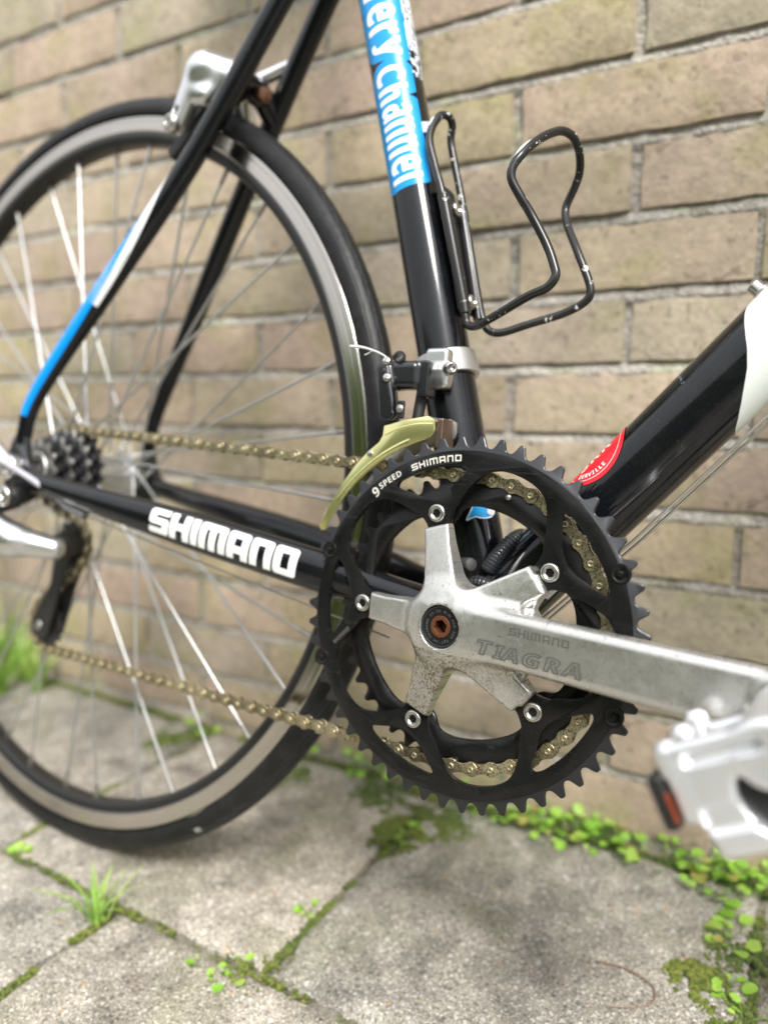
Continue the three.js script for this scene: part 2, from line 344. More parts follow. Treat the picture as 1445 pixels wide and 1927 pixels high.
  // sand and earth packed in the joints, a little below the slab tops
  {
    const x0 = -1.35, x1 = 1.16, z0 = WALLZ - 0.01, z1 = 1.3, nx = 250, nz = 160, pos = [], uv = [], idx = [];
    for (let j = 0; j <= nz; j++) for (let i = 0; i <= nx; i++) { const x = mix(x0, x1, i / nx), z = mix(z0, z1, j / nz); pos.push(x, -0.0065 + (fbm(x * 60, z * 60, 3, 0, 3) - 0.5) * 0.006, z); uv.push(x / 0.25, z / 0.25); }
    for (let j = 0; j < nz; j++) for (let i = 0; i < nx; i++) { const a = j * (nx + 1) + i, b = a + nx + 1; idx.push(a, b, a + 1, b, b + 1, a + 1); }
    const g = new THREE.BufferGeometry(); g.setAttribute('position', new THREE.Float32BufferAttribute(pos, 3)); g.setAttribute('uv', new THREE.Float32BufferAttribute(uv, 2)); g.setIndex(idx); g.computeVertexNormals();
    part(paving, 'joint_filling', g, soilMat);
  }
  let n = 0;
  const slab = (X, Z, w, d, q) => {
    const T = 0.045, g = new THREE.BoxGeometry(w, T, d, 44, 2, 44), p = g.attributes.position, uv = g.attributes.uv, ox = rnd(), oy = rnd(), fl = rnd() > 0.5 ? 1 : -1;
    for (let i = 0; i < p.count; i++) {
      let x = p.getX(i), y = p.getY(i), z = p.getZ(i);
      const dx = w / 2 - Math.abs(x), dz = d / 2 - Math.abs(z), e = Math.min(dx, dz);
      const wob = (vnoise(x * 70 + q * 13, z * 70, q) - 0.5) * 0.004 + (vnoise(x * 200 + q * 13, z * 200, q) - 0.5) * 0.0022;
      if (dx < 1e-5) x += wob * Math.sign(x); if (dz < 1e-5) z += wob * Math.sign(z);
      if (y > T / 2 - 1e-5) {
        const chip = sstep(0.55, 0.8, vnoise(x * 26 + q * 5, z * 26 + 3, q + 2)) * 0.006;
        y -= (0.0035 + chip) * (1 - sstep(0, 0.0075 + chip, e)) + (vnoise(x * 18 + q * 5, z * 18, q) - 0.5) * 0.0016 + (vnoise(x * 110 + q * 5, z * 110, q) - 0.5) * 0.0012;
      }
      p.setXYZ(i, x, y, z); uv.setXY(i, ox + (x * fl) / 0.34, oy + (y > 0 ? z / 0.34 : (z + y) / 0.34));
    }
    g.computeVertexNormals();
    const m = part(paving, n ? `paving_slab_${String(n).padStart(3, '0')}` : 'paving_slab', g, slabMats[n % 3]); n++;
    m.position.set(X, -T / 2 + rr(-0.0012, 0.0004), Z); m.rotation.set(rr(-0.004, 0.004), rr(-0.006, 0.006), rr(-0.004, 0.004));
  };
  for (let row = 0; row < 4; row++) for (let i = -5; i <= 2; i++) {
    const X = (row & 1 ? 0.129 : 0.273) + (i + 0.5) * 0.30;
    if (X < -1.25 || X > 1.05) continue;
    if (row === 0) slab(X, -0.093, 0.2935, 0.2705, n + 1); else slab(X, 0.046 + 0.15 + (row - 1) * 0.30, 0.2935, 0.2935, n + 1);
  }
  shade(paving);
}

// ---------------------------------------------------------------- materials of the bicycle
const flecks = grey(512, (u, v) => { const a = fbm(u * 10, v * 10, 4, 10, 3), b = vnoise(u * 230, v * 230, 5, 230); return clamp(0.16 + 0.30 * (a - 0.4) + (b > 0.93 ? 0.45 : 0)); });
const paintMap = tex(1024, (u, v) => { const b = vnoise(u * 330, v * 330, 5, 330), c = vnoise(u * 80, v * 80, 8, 80), film = sstep(0.45, 0.75, fbm(u * 12, v * 12, 4, 12, 6)); const d = (b > 0.955 ? 0.06 : 0) + 0.003 * film; return [0.0055 + d, 0.006 + d, 0.0078 + d]; });
paintMap.repeat.set(7, 7); flecks.repeat.set(5, 5);
const M = {
  paint: phy({ color: C(1), map: paintMap, roughnessMap: flecks, roughness: 1, clearcoat: 0.75, clearcoatRoughness: 0.09, specularIntensity: 0.2 }),
  darkPaint: phy({ color: C(0.008, 0.009, 0.012), roughness: 0.24, clearcoat: 0.6, clearcoatRoughness: 0.15 }),
  blackAnod: phy({ specularIntensity: 0.55,  color: C(1), map: tex(512, (u, v) => { const a = fbm(u * 8, v * 8, 5, 8, 2), b = vnoise(u * 180, v * 180, 6, 180), s = vnoise(u * 8, v * 260, 2, 0); const d = 0.006 + 0.008 * (a - 0.3) + (b > 0.965 ? 0.07 : 0) + (s > 0.9 ? 0.012 : 0); return [d, d * 1.01, d * 1.02]; }), roughness: 0.42, metalness: 0.0, roughnessMap: grey(256, (u, v) => 0.75 + 0.5 * (fbm(u * 12, v * 12, 4, 12) - 0.5)) }),
  worn: std({ color: C(0.045, 0.046, 0.05), roughness: 0.36, metalness: 0.7 }),
  steel: std({ color: C(0.56, 0.55, 0.52), roughness: 0.28, metalness: 1 }),
  dullSteel: std({ color: C(0.42, 0.41, 0.39), roughness: 0.45, metalness: 1 }),
  alu: std({ color: C(0.72, 0.73, 0.74), roughness: 0.34, metalness: 1 }),
  satin: std({ color: C(0.60, 0.60, 0.585), roughness: 0.46, metalness: 0.9 }),
  black: std({ color: C(0.012), roughness: 0.5 }),
  blackPlastic: std({ color: C(0.016), roughness: 0.42 }),
  spoke: std({ color: C(0.54, 0.55, 0.55), roughness: 0.32, metalness: 0.85 }),
  rubber: phy({ color: C(1), specularIntensity: 0.6, roughness: 0.45, map: tex(512, (u, v) => { const a = fbm(u * 20, v * 20, 4, 20), b = vnoise(u * 160, v * 160, 4, 160); const st = vnoise(u * 6, v * 300, 7, 0), d = 0.009 + 0.012 * (a - 0.4) + 0.012 * Math.max(0, st - 0.6) + (b > 0.95 ? 0.025 : 0); return [d, d * 1.03, d * 1.08]; }), bumpMap: grey(256, (u, v) => fbm(u * 40, v * 40, 3, 40)), bumpScale: 0.0003 }),
  rust: std({ color: C(1), roughness: 0.7, metalness: 0.45, map: tex(128, (u, v) => { const a = fbm(u * 14, v * 14, 4, 14); return a > 0.54 ? [0.30, 0.185, 0.13] : [0.09 + 0.10 * a, 0.03 + 0.03 * a, 0.015]; }) }),
  gold: std({ color: C(1), roughness: 0.44, metalness: 0.9, map: tex(256, (u, v) => { const a = fbm(u * 18, v * 18, 4, 18, 4), b = 0.85 * sstep(0.54, 0.70, fbm(u * 30, v * 30, 3, 30, 7)); return [mix(0.55, 0.07, b) * (0.75 + 0.5 * a), mix(0.485, 0.06, b) * (0.75 + 0.5 * a), mix(0.315, 0.045, b) * (0.75 + 0.5 * a)]; }), roughnessMap: grey(128, (u, v) => 0.6 + 0.8 * fbm(u * 24, v * 24, 3, 24)) }),
  chainDark: std({ color: C(0.10, 0.085, 0.055), roughness: 0.5, metalness: 0.8 }),
  blue: std({ color: C(0.0, 0.26, 0.78), roughness: 0.3 }),
  white: std({ color: C(0.80, 0.82, 0.82), roughness: 0.32 }),
  cageMirrorTint: std({ color: C(1.0, 0.97, 0.48), roughness: 0.36, metalness: 1 }),  // chrome; the lime reflection is put into its base colour
  orange: phy({ color: C(0.20, 0.03, 0.006), roughness: 0.25, clearcoat: 1 }),
  mould: std({ color: C(0.82, 0.83, 0.86), roughness: 0.5, roughnessMap: grey(256, (u, v) => 0.5 + 0.8 * fbm(u * 20, v * 20, 4, 20, 3)), metalness: 0.75 }),
};
const clear = (map, o = {}) => std({ map, transparent: true, alphaTest: 0.5, roughness: 0.35, ...o });

// ---------------------------------------------------------------- bicycle: built with the bottom bracket as origin, moved up to the tyre's foot, then leaned to the wall
const bike = thing(new THREE.Group(), 'bicycle', 'black road bicycle with silver crank leaning on the brick wall', 'bicycle');
const OX = 0.4106, OY = 0.2672, LEAN = 8.6 * D2R, ZC = 0.044, TH = -2.07 * D2R;
bike.rotation.x = -LEAN;
function bp(name, geo, mat, label) { const m = part(bike, name, geo, mat, label); m.position.set(OX, OY, 0); return m; }
function bg(name, label) { const g = sub(bike, name, label); g.position.set(OX, OY, 0); return g; }
const mm = (x, y, z) => V(x / 1000, y / 1000, z / 1000);

// --- frame
const SA = 74.0 * D2R, stDir = V(-Math.cos(SA), Math.sin(SA), 0), stE1 = V(Math.sin(SA), Math.cos(SA), 0);
const DA = 49.0 * D2R, dtDir = V(Math.cos(DA), Math.sin(DA), 0), dtE1 = V(-Math.sin(DA), Math.cos(DA), 0);
// patch on a round tube: s along the axis, phi from +z towards e1
function tubePatch(origin, dir, e1, rad, s0, s1, p0, p1, ns = 40, np = 24, edge = null) {
  const pos = [], uv = [], nor = [], idx = [], hand = e1.x * dir.y - e1.y * dir.x;
  for (let i = 0; i <= ns; i++) for (let k = 0; k <= np; k++) {
    const t = i / ns, q = k / np, s = mix(s0, s1, t); let a0 = p0, a1 = p1; if (edge) [a0, a1] = edge(t);
    const ph = mix(a0, a1, q), r = typeof rad === 'function' ? rad(s) : rad, c = Math.cos(ph), d = Math.sin(ph);
    nor.push(e1.x * d, e1.y * d, c); pos.push(origin.x + dir.x * s + e1.x * d * r, origin.y + dir.y * s + e1.y * d * r, origin.z + dir.z * s + c * r); uv.push(hand > 0 ? q : 1 - q, t);
  }
  for (let i = 0; i < ns; i++) for (let k = 0; k < np; k++) { const a = i * (np + 1) + k, b = a + np + 1; hand > 0 ? idx.push(a, a + 1, b, b, a + 1, b + 1) : idx.push(a, b, a + 1, b, b + 1, a + 1); }
  const g = new THREE.BufferGeometry(); g.setAttribute('position', new THREE.Float32BufferAttribute(pos, 3)); g.setAttribute('normal', new THREE.Float32BufferAttribute(nor, 3)); g.setAttribute('uv', new THREE.Float32BufferAttribute(uv, 2)); g.setIndex(idx); return g;
}
const O0 = V(0, 0, 0), RS = 0.0174, RD = 0.0222;
{
  const st = bp('seat_tube', sweep(line(O0.clone().addScaledVector(stDir, 0.016), O0.clone().addScaledVector(stDir, 0.53), 30), RS, { seg: 40 }), M.paint);
  // team lettering running down the tube
  const lt = canvasTex(420, 2048, (g, w, h) => {
    // u runs round the tube from left to right, the text runs down it
    g.save(); g.translate(0, 0); g.rotate(Math.PI / 2);         // x now runs down, y runs to the left
    g.textBaseline = 'alphabetic'; g.lineJoin = 'round';
    // every glyph is stretched to the same height, as on the frame
    const letters = (t, x0, x1, base, size, draw) => { g.font = 'bold 300px sans-serif'; const gap = 27, ms = [...t].map((c) => g.measureText(c)), ws = ms.map((m) => m.actualBoundingBoxLeft + m.actualBoundingBoxRight), k = (x1 - x0 - gap * (t.length - 1)) / ws.reduce((a, b) => a + b, 0); let x = x0; [...t].forEach((c, i) => { const m = ms[i], h = m.actualBoundingBoxAscent + m.actualBoundingBoxDescent; g.save(); g.translate(x, base); g.scale(k, size / h); draw(c, m.actualBoundingBoxLeft, -m.actualBoundingBoxDescent, k, size / h); g.restore(); x += ws[i] * k + gap; }); };
    const word = (...a) => letters(...a, (c, l, d) => { g.strokeStyle = 'rgb(0,148,222)'; g.lineWidth = 146; g.strokeText(c, l, d); });
    const fill = (...a) => letters(...a, (c, l, d) => { g.fillStyle = g.strokeStyle = 'rgb(244,250,252)'; g.lineWidth = 7; g.strokeText(c, l, d); g.fillText(c, l, d); });
    const set = [['Discovery', 30, 1160, -92, 262], ['Channel', 1225, 2000, -84, 268]];
    for (const a of set) word(...a); for (const a of set) fill(...a);
    g.restore();
  });
  lt.wrapS = lt.wrapT = THREE.ClampToEdgeWrapping;
  const pg = tubePatch(O0, stDir, stE1, RS + 0.00018, 0.2835, 0.5, -50 * D2R, 64 * D2R, 60, 30);
  part(st, 'lettering', pg, clear(lt, { roughness: 0.28 }), 'white and blue lettering running down the tube');
  // worn blue and white paint beside the lettering
  const wt = canvasTex(256, 1024, (g, w, h) => {
    const im = g.createImageData(w, h);
    for (let j = 0; j < h; j++) for (let i = 0; i < w; i++) {
      const u = i / w, v = j / h, a = fbm(u * 9, v * 36, 5, 0, 3), k = (j * w + i) * 4, n = fbm(u * 22, v * 70, 4, 0, 9);
      const lower = v > 0.62 - 0.25 * u ? 1 : 0, edge = u * 1.0 + 0.35 * (a - 0.5);
      let c = lower ? [232, 238, 244] : [10, 92, 190], al = 255;
      if (!lower && n > 0.56) c = [226, 234, 242];
      if (lower && n > 0.62) c = [30, 34, 44];
      if (v > 0.93 + 0.1 * (a - 0.5)) al = 0; if (edge < 0.06) al = 255;
      if (v > 0.80 && a > 0.55) al = 0;
      im.data[k] = c[0]; im.data[k + 1] = c[1]; im.data[k + 2] = c[2]; im.data[k + 3] = al;
    }
    g.putImageData(im, 0, 0);
  });
  part(st, 'worn_paint', tubePatch(O0, stDir, stE1, RS + 0.00009, 0.352, 0.5, 52 * D2R, 125 * D2R, 40, 20), clear(wt), 'scuffed blue and white paint');
  const bandT = canvasTex(512, 128, (g, w, h) => { g.strokeStyle = 'rgb(206,212,222)'; g.lineWidth = 44; g.beginPath(); g.moveTo(0, 20); g.bezierCurveTo(120, 120, 330, 110, w, 40); g.stroke(); });
  part(st, 'pale_stripe', tubePatch(O0, stDir, stE1, RS + 0.0001, 0.316, 0.338, -75 * D2R, 115 * D2R, 8, 40), clear(bandT));
  // small blue fish sticker above the bottom bracket
  const fish = canvasTex(384, 256, (g) => {
    g.lineJoin = 'round';
    const body = () => { g.beginPath(); g.moveTo(330, 120); g.bezierCurveTo(330, 40, 190, 20, 130, 80); g.lineTo(110, 90); g.lineTo(40, 190); g.lineTo(120, 170); g.bezierCurveTo(190, 210, 320, 210, 330, 120); g.closePath(); };
    body(); g.strokeStyle = 'rgb(240,246,250)'; g.lineWidth = 20; g.stroke(); g.fillStyle = 'rgb(20,160,225)'; g.fill();
    g.fillStyle = 'rgb(235,242,248)'; g.beginPath(); g.ellipse(280, 150, 50, 34, 0.2, 0, 7); g.fill(); g.strokeStyle = 'rgb(60,70,90)'; g.lineWidth = 4; g.stroke();
    for (let i = -2; i < 3; i++) { g.beginPath(); g.moveTo(276 + i * 16, 118); g.lineTo(270 + i * 18, 184); g.stroke(); }
    g.fillStyle = 'rgb(235,242,248)'; g.beginPath(); g.arc(230, 92, 20, 0, 7); g.fill();
  });
  part(st, 'fish_sticker', tubePatch(O0, stDir, stE1, RS + 0.0002, 0.056, 0.074, 6 * D2R, 92 * D2R, 10, 20), clear(fish), 'small blue and white fish sticker');

  const dt = bp('down_tube', sweep(line(O0.clone().addScaledVector(dtDir, 0.018), O0.clone().addScaledVector(dtDir, 0.60), 30), (t) => [mix(RD, 0.0205, t), mix(RD, 0.0205, t)], { seg: 44 }), M.paint);
  const rad = (s) => mix(RD, 0.0205, (s - 0.018) / 0.582) + 0.00026;
  const FLASH = [[170, -139], [174, -100], [178, -72], [185, -53], [193, -35], [203, -15], [210, 4], [216, 26], [223, 54], [231, 86], [245, 128], [420, 135]];
  // white flash whose rear edge sweeps round the tube
  const wp = tubePatch(O0, dtDir, dtE1, rad, 0.170, 0.42, 0, 1, 160, 40, (t) => { const s = mix(170, 420, t), T = FLASH; let k = 0; while (k < T.length - 2 && s > T[k + 1][0]) k++; return [-140 * D2R, mix(T[k][1], T[k + 1][1], clamp((s - T[k][0]) / (T[k + 1][0] - T[k][0]))) * D2R]; });
  part(dt, 'white_flash', wp, std({ color: C(0.76, 0.80, 0.78), roughness: 0.22 }), 'white painted flash round the tube');
  // red round dealer sticker
  const rt = canvasTex(512, 512, (g, w) => {
    g.fillStyle = 'rgb(232,26,44)'; g.beginPath(); g.arc(256, 256, 250, 0, 7); g.fill();
    g.strokeStyle = 'rgb(250,190,180)'; g.lineWidth = 7; g.beginPath(); g.arc(256, 256, 216, 0, 7); g.stroke();
    g.fillStyle = 'rgb(250,244,240)'; g.textAlign = 'center'; g.translate(256, 256); g.rotate(-Math.PI / 2); g.translate(-256, -256); g.font = 'bold 150px sans-serif'; g.save(); g.translate(250, 330); g.fillText('SKR', 0, 0); g.restore();
    g.font = 'bold 44px sans-serif'; const t = 'DERVILLE'; for (let i = 0; i < t.length; i++) { g.save(); g.translate(256, 256); g.rotate(0.95 - i * 0.15); g.fillText(t[i], 0, 196); g.restore(); }
  });
  const stk = part(dt, 'round_sticker', tubePatch(O0, dtDir, dtE1, (s) => rad(s) + 0.0001, 0.094, 0.141, 16 * D2R, 134 * D2R, 30, 30), clear(rt, { roughness: 0.3 }), 'round red sticker with white lettering');
  const chips = canvasTex(256, 256, (g) => { g.fillStyle = 'rgb(170,190,215)'; const r = [3, 7, 9, 5, 11, 6, 4, 8]; for (let i = 0; i < 60; i++) { const x = 20 + 216 * hash3(i, 2, 1), y = 118 + 24 * (hash3(i, 3, 1) - 0.5) + 0.1 * x; g.beginPath(); g.ellipse(x, y, r[i % 8] * 0.35, r[(i + 3) % 8] * 0.22, hash3(i, 5, 1) * 3, 0, 7); g.fill(); } });
  part(dt, 'paint_chips', tubePatch(O0, dtDir, dtE1, (s) => rad(s) + 0.0001, 0.168, 0.19, 30 * D2R, 80 * D2R, 8, 12), clear(chips));
  const bo = O0.clone().addScaledVector(dtDir, 0.236).addScaledVector(dtE1, 0.0212);
  part(dt, 'boss_bolt', merge([lathe([[0, 0], [0.0048, 0], [0.0048, 0.0015], [0.0040, 0.002], [0.0040, 0.0065], [0.0034, 0.0072], [0.0020, 0.0072], [0.0019, 0.004], [0, 0.004]], 20, dtE1, bo)]), M.steel);

  // bottom bracket shell and its weld beads
  const shell = bp('bottom_bracket_shell', merge([lathe([[0.0168, -0.034], [0.0205, -0.034], [0.0208, -0.030], [0.0208, 0.030], [0.0205, 0.034], [0.0168, 0.034]], 40, V(0, 0, 1), O0), lathe([[0, 0.030], [0.0168, 0.030], [0.0175, 0.036], [0.011, 0.0385], [0, 0.0385]], 32, V(0, 0, 1), O0)]), M.paint);
  const bead = (pts, n, r) => { const c = new THREE.CatmullRomCurve3(pts), out = []; for (let i = 0; i < n; i++) { const g = new THREE.TorusGeometry(r * 0.9, r * 0.42, 6, 14); const p = c.getPointAt(i / (n - 1)), t = c.getTangentAt(i / (n - 1)); const s = new THREE.SphereGeometry(r, 12, 8); s.scale(1, 1, 0.78); s.applyQuaternion(new THREE.Quaternion().setFromUnitVectors(V(0, 0, 1), t)); s.translate(p.x, p.y, p.z); out.push(s); } return merge(out); };
  const weldM = std({ color: C(0.05, 0.052, 0.058), roughness: 0.22, metalness: 0.5 });
  part(shell, 'weld_bead', bead([mm(5.0, 31.5, 17.6), mm(8.4, 37.4, 17), mm(12.4, 43.4, 15.2), mm(15.6, 48.6, 11.2), mm(17, 51.6, 4), mm(17, 52, 0)], 17, 0.0050), weldM);
  part(shell, 'weld_bead_001', bead([mm(-20, 12, 18), mm(-13, 17.5, 23), mm(-4, 21.5, 26.5), mm(6, 23, 27.5), mm(14, 19.5, 27.5), mm(20, 11, 26), mm(22, 0, 22)], 28, 0.0044), weldM);
  const stub = lathe([[0, 0], [0.0042, 0], [0.0042, 0.007], [0.0034, 0.009], [0, 0.0092]], 16, V(0.9, 0.1, 0.5), mm(-6, 33, 30));
  part(shell, 'cable_stub', stub, std({ color: C(0.05), roughness: 0.6 }));

  // chain stays and seat stays
  const axle = mm(-410.6, 67.8, 0);
  for (const s of [1, -1]) {
    const P = spline([mm(-394, 58.5, 66 * s), mm(-340, 50.5, 62 * s), mm(-230, 34.5, 50 * s), mm(-112, 17.2, 38 * s), mm(-70, 11, 31 * s), mm(-18, 3, 27 * s)], 40);
    const csR = (t) => { const h = mix(0.0088, 0.0143, sstep(0, 0.55, t)) * (1 - 0.22 * sstep(0.77, 0.88, t)); return [h, mix(0.0088, 0.0105, t)]; };
    const cs = bp('chain_stay', sweep(P, csR, { seg: 28, up: V(0, 0, 1) }), M.paint);
    if (s > 0) {
      const lm = canvasTex(1024, 256, (g) => { g.strokeStyle = 'rgb(246,248,246)'; squared(g, 'SHIMANO', 26, 30, 176, 0.10, 0.25, 0.94); });
      const g = (() => { const pos = [], uv = [], idx = [], ns = 60, np = 18, cv = new THREE.CatmullRomCurve3(P), o = 0.00022;
        for (let i = 0; i <= ns; i++) { const t = mix(0.371, 0.746, i / ns), p = cv.getPointAt(t), T = cv.getTangentAt(t), U = V(0, 0, 1).addScaledVector(T, -T.z).normalize(), S = T.clone().cross(U).normalize(), [a, b] = csR(t); for (let k = 0; k <= np; k++) { const q = mix(32, 152, k / np) * D2R, e = p.clone().addScaledVector(S, (a + o) * Math.cos(q)).addScaledVector(U, (b + o) * Math.sin(q)); pos.push(e.x, e.y, e.z); uv.push(i / ns, k / np); } }
        for (let i = 0; i < ns; i++) for (let k = 0; k < np; k++) { const a = i * (np + 1) + k, b = a + np + 1; idx.push(a, b, a + 1, b, b + 1, a + 1); }
        const q = new THREE.BufferGeometry(); q.setAttribute('position', new THREE.Float32BufferAttribute(pos, 3)); q.setAttribute('uv', new THREE.Float32BufferAttribute(uv, 2)); q.setIndex(idx); q.computeVertexNormals(); return q; })();
      part(cs, 'lettering', g, clear(lm, { roughness: 0.3 }), 'white squared lettering on the stay');
      const chipG = []; for (const [x, y, z, r] of [[-283, 40, 64.7, 1.7], [-290, 43, 65.2, 1.3], [-276, 39, 64.2, 1.4], [-306, 46, 66.4, 1.3]]) { const q = new THREE.SphereGeometry(r / 1000, 8, 6); q.scale(1.4, 1, 0.25); q.translate(x / 1000, y / 1000, (z - 1.0) / 1000); chipG.push(q); }
      part(cs, 'paint_chip', merge(chipG), std({ color: C(0.16, 0.36, 0.55), roughness: 0.5 }));
    }
    const Q = spline([mm(-412, 88, 66 * s), mm(-400, 130, 63 * s), mm(-336, 223, 47 * s), mm(-268, 320, 30 * s), mm(-201, 424, 20 * s), mm(-150, 500, 15 * s)], 44);
    const rs = (t) => { const r = mix(0.0068, 0.0092, sstep(0, 0.35, t)); return [r, r * 0.92]; };
    const ss = bp('seat_stay', sweep(Q, rs, { seg: 24 }), M.paint);
    if (s > 0) {
      const strip = (t0, t1, fa, fb, o) => { // painted band on the outer rear of the stay
        const pos = [], uv = [], idx = [], ns = 40, np = 12, cv = new THREE.CatmullRomCurve3(Q);
        for (let i = 0; i <= ns; i++) { const t = mix(t0, t1, i / ns), p = cv.getPointAt(t), T = cv.getTangentAt(t); const U = V(0, 0, 1).addScaledVector(T, -T.z).normalize(), S = T.clone().cross(U).normalize(); const [a, b] = rs(t); for (let k = 0; k <= np; k++) { const q = mix(fa(i / ns), fb(i / ns), k / np) * D2R; const e = p.clone().addScaledVector(S, -(a + o) * Math.sin(q)).addScaledVector(U, (b + o) * Math.cos(q)); pos.push(e.x, e.y, e.z); uv.push(k / np, i / ns); } }
        for (let i = 0; i < ns; i++) for (let k = 0; k < np; k++) { const a = i * (np + 1) + k, b = a + np + 1; idx.push(a, a + 1, b, b, a + 1, b + 1); }
        const g = new THREE.BufferGeometry(); g.setAttribute('position', new THREE.Float32BufferAttribute(pos, 3)); g.setAttribute('uv', new THREE.Float32BufferAttribute(uv, 2)); g.setIndex(idx); g.computeVertexNormals(); return g; };
      part(ss, 'white_edge', strip(0.28, 0.56, () => 170, (t) => -62 + 124 * Math.pow(t, 2.2), 0.00012), M.white);
      part(ss, 'blue_band', strip(0.05, 0.50, () => 170, (t) => mix(-45, 62, Math.pow(t, 3.5)), 0.00018), M.blue, 'bright blue painted band');
    }
    // dropout plate
    const sh = new THREE.Shape(); sh.moveTo(-0.430, 0.050); sh.quadraticCurveTo(-0.428, 0.036, -0.416, 0.034); sh.lineTo(-0.400, 0.046); sh.lineTo(-0.384, 0.050); sh.lineTo(-0.384, 0.064); sh.lineTo(-0.396, 0.072); sh.lineTo(-0.404, 0.094); sh.lineTo(-0.418, 0.096); sh.quadraticCurveTo(-0.430, 0.080, -0.430, 0.050);
    const g = extrude(sh, 0.006, s > 0 ? 0.0635 : -0.0695, 0.0008);
    bp('dropout', g, s > 0 ? M.darkPaint : M.darkPaint);
  }
  // brake bridge with its gusset
  bp('brake_bridge', merge([sweep(spline([mm(-236, 366, 25), mm(-238, 378, 12), mm(-238, 380, 0), mm(-238, 378, -12), mm(-236, 366, -25)], 14), [0.0075, 0.011], { seg: 16, up: V(0, 1, 0) })]), M.paint);
  // rest of the frame beyond the picture
  const hT = O0.clone().addScaledVector(dtDir, 0.63), head = V(-Math.cos(73 * D2R), Math.sin(73 * D2R), 0);
  bp('head_tube', sweep(line(hT.clone().addScaledVector(head, -0.03), hT.clone().addScaledVector(head, 0.12), 4), 0.0185, { seg: 28 }), M.paint);
  bp('top_tube', sweep(line(O0.clone().addScaledVector(stDir, 0.505), hT.clone().addScaledVector(head, 0.085), 10), 0.0155, { seg: 24 }), M.paint);
  bp('seat_post', sweep(line(O0.clone().addScaledVector(stDir, 0.525), O0.clone().addScaledVector(stDir, 0.68), 4), 0.0136, { seg: 24 }), M.alu);
  const sad = nets((x, y, z) => { const t = clamp((x + 330) / 270), w = mix(68, 17, sstep(0.15, 0.75, t)); return sdBox(x + 195, y - 690 - 6 * Math.cos(t * 3), z, 135, 13, w, 12); }, [-340, 665, -75], [-50, 715, 75], 5);
  bp('saddle', sad, M.black);
  const fx = 0.5694 - 0.0, fAx = V(fx, 0.0678, 0);
  for (const s of [1, -1]) bp('fork_blade', sweep(spline([hT.clone().addScaledVector(head, -0.03).add(V(0.004, 0, 0.03 * s)), V(0.485, 0.30, 0.046 * s), V(0.525, 0.16, 0.05 * s), fAx.clone().add(V(0, 0, 0.051 * s))], 16), (t) => mix(0.013, 0.007, t), { seg: 16 }), M.paint);
  bp('fork_crown', sweep([hT.clone().addScaledVector(head, -0.03).add(V(0.004, 0.004, -0.036)), hT.clone().addScaledVector(head, -0.03).add(V(0.004, 0.004, 0.036))], 0.016, { seg: 20 }), M.paint);
  const stemTop = hT.clone().addScaledVector(head, 0.16);
  bp('stem', merge([sweep(line(hT.clone().addScaledVector(head, 0.11), stemTop, 2), 0.014, { seg: 20 }), sweep(line(stemTop, stemTop.clone().add(V(0.1, 0.005, 0)), 2), 0.014, { seg: 20 })]), M.alu);
  const hb = stemTop.clone().add(V(0.1, 0.005, 0));
  bp('handlebar', sweep(spline([hb.clone().add(V(0, -0.13, 0.2)), hb.clone().add(V(0.05, -0.13, 0.205)), hb.clone().add(V(0.085, -0.06, 0.205)), hb.clone().add(V(0.05, 0, 0.2)), hb.clone().add(V(0, 0, 0.17)), hb.clone(), hb.clone().add(V(0, 0, -0.17)), hb.clone().add(V(0.05, 0, -0.2)), hb.clone().add(V(0.085, -0.06, -0.205)), hb.clone().add(V(0.05, -0.13, -0.205)), hb.clone().add(V(0, -0.13, -0.2))], 60), 0.0145, { seg: 14 }), M.black);
}

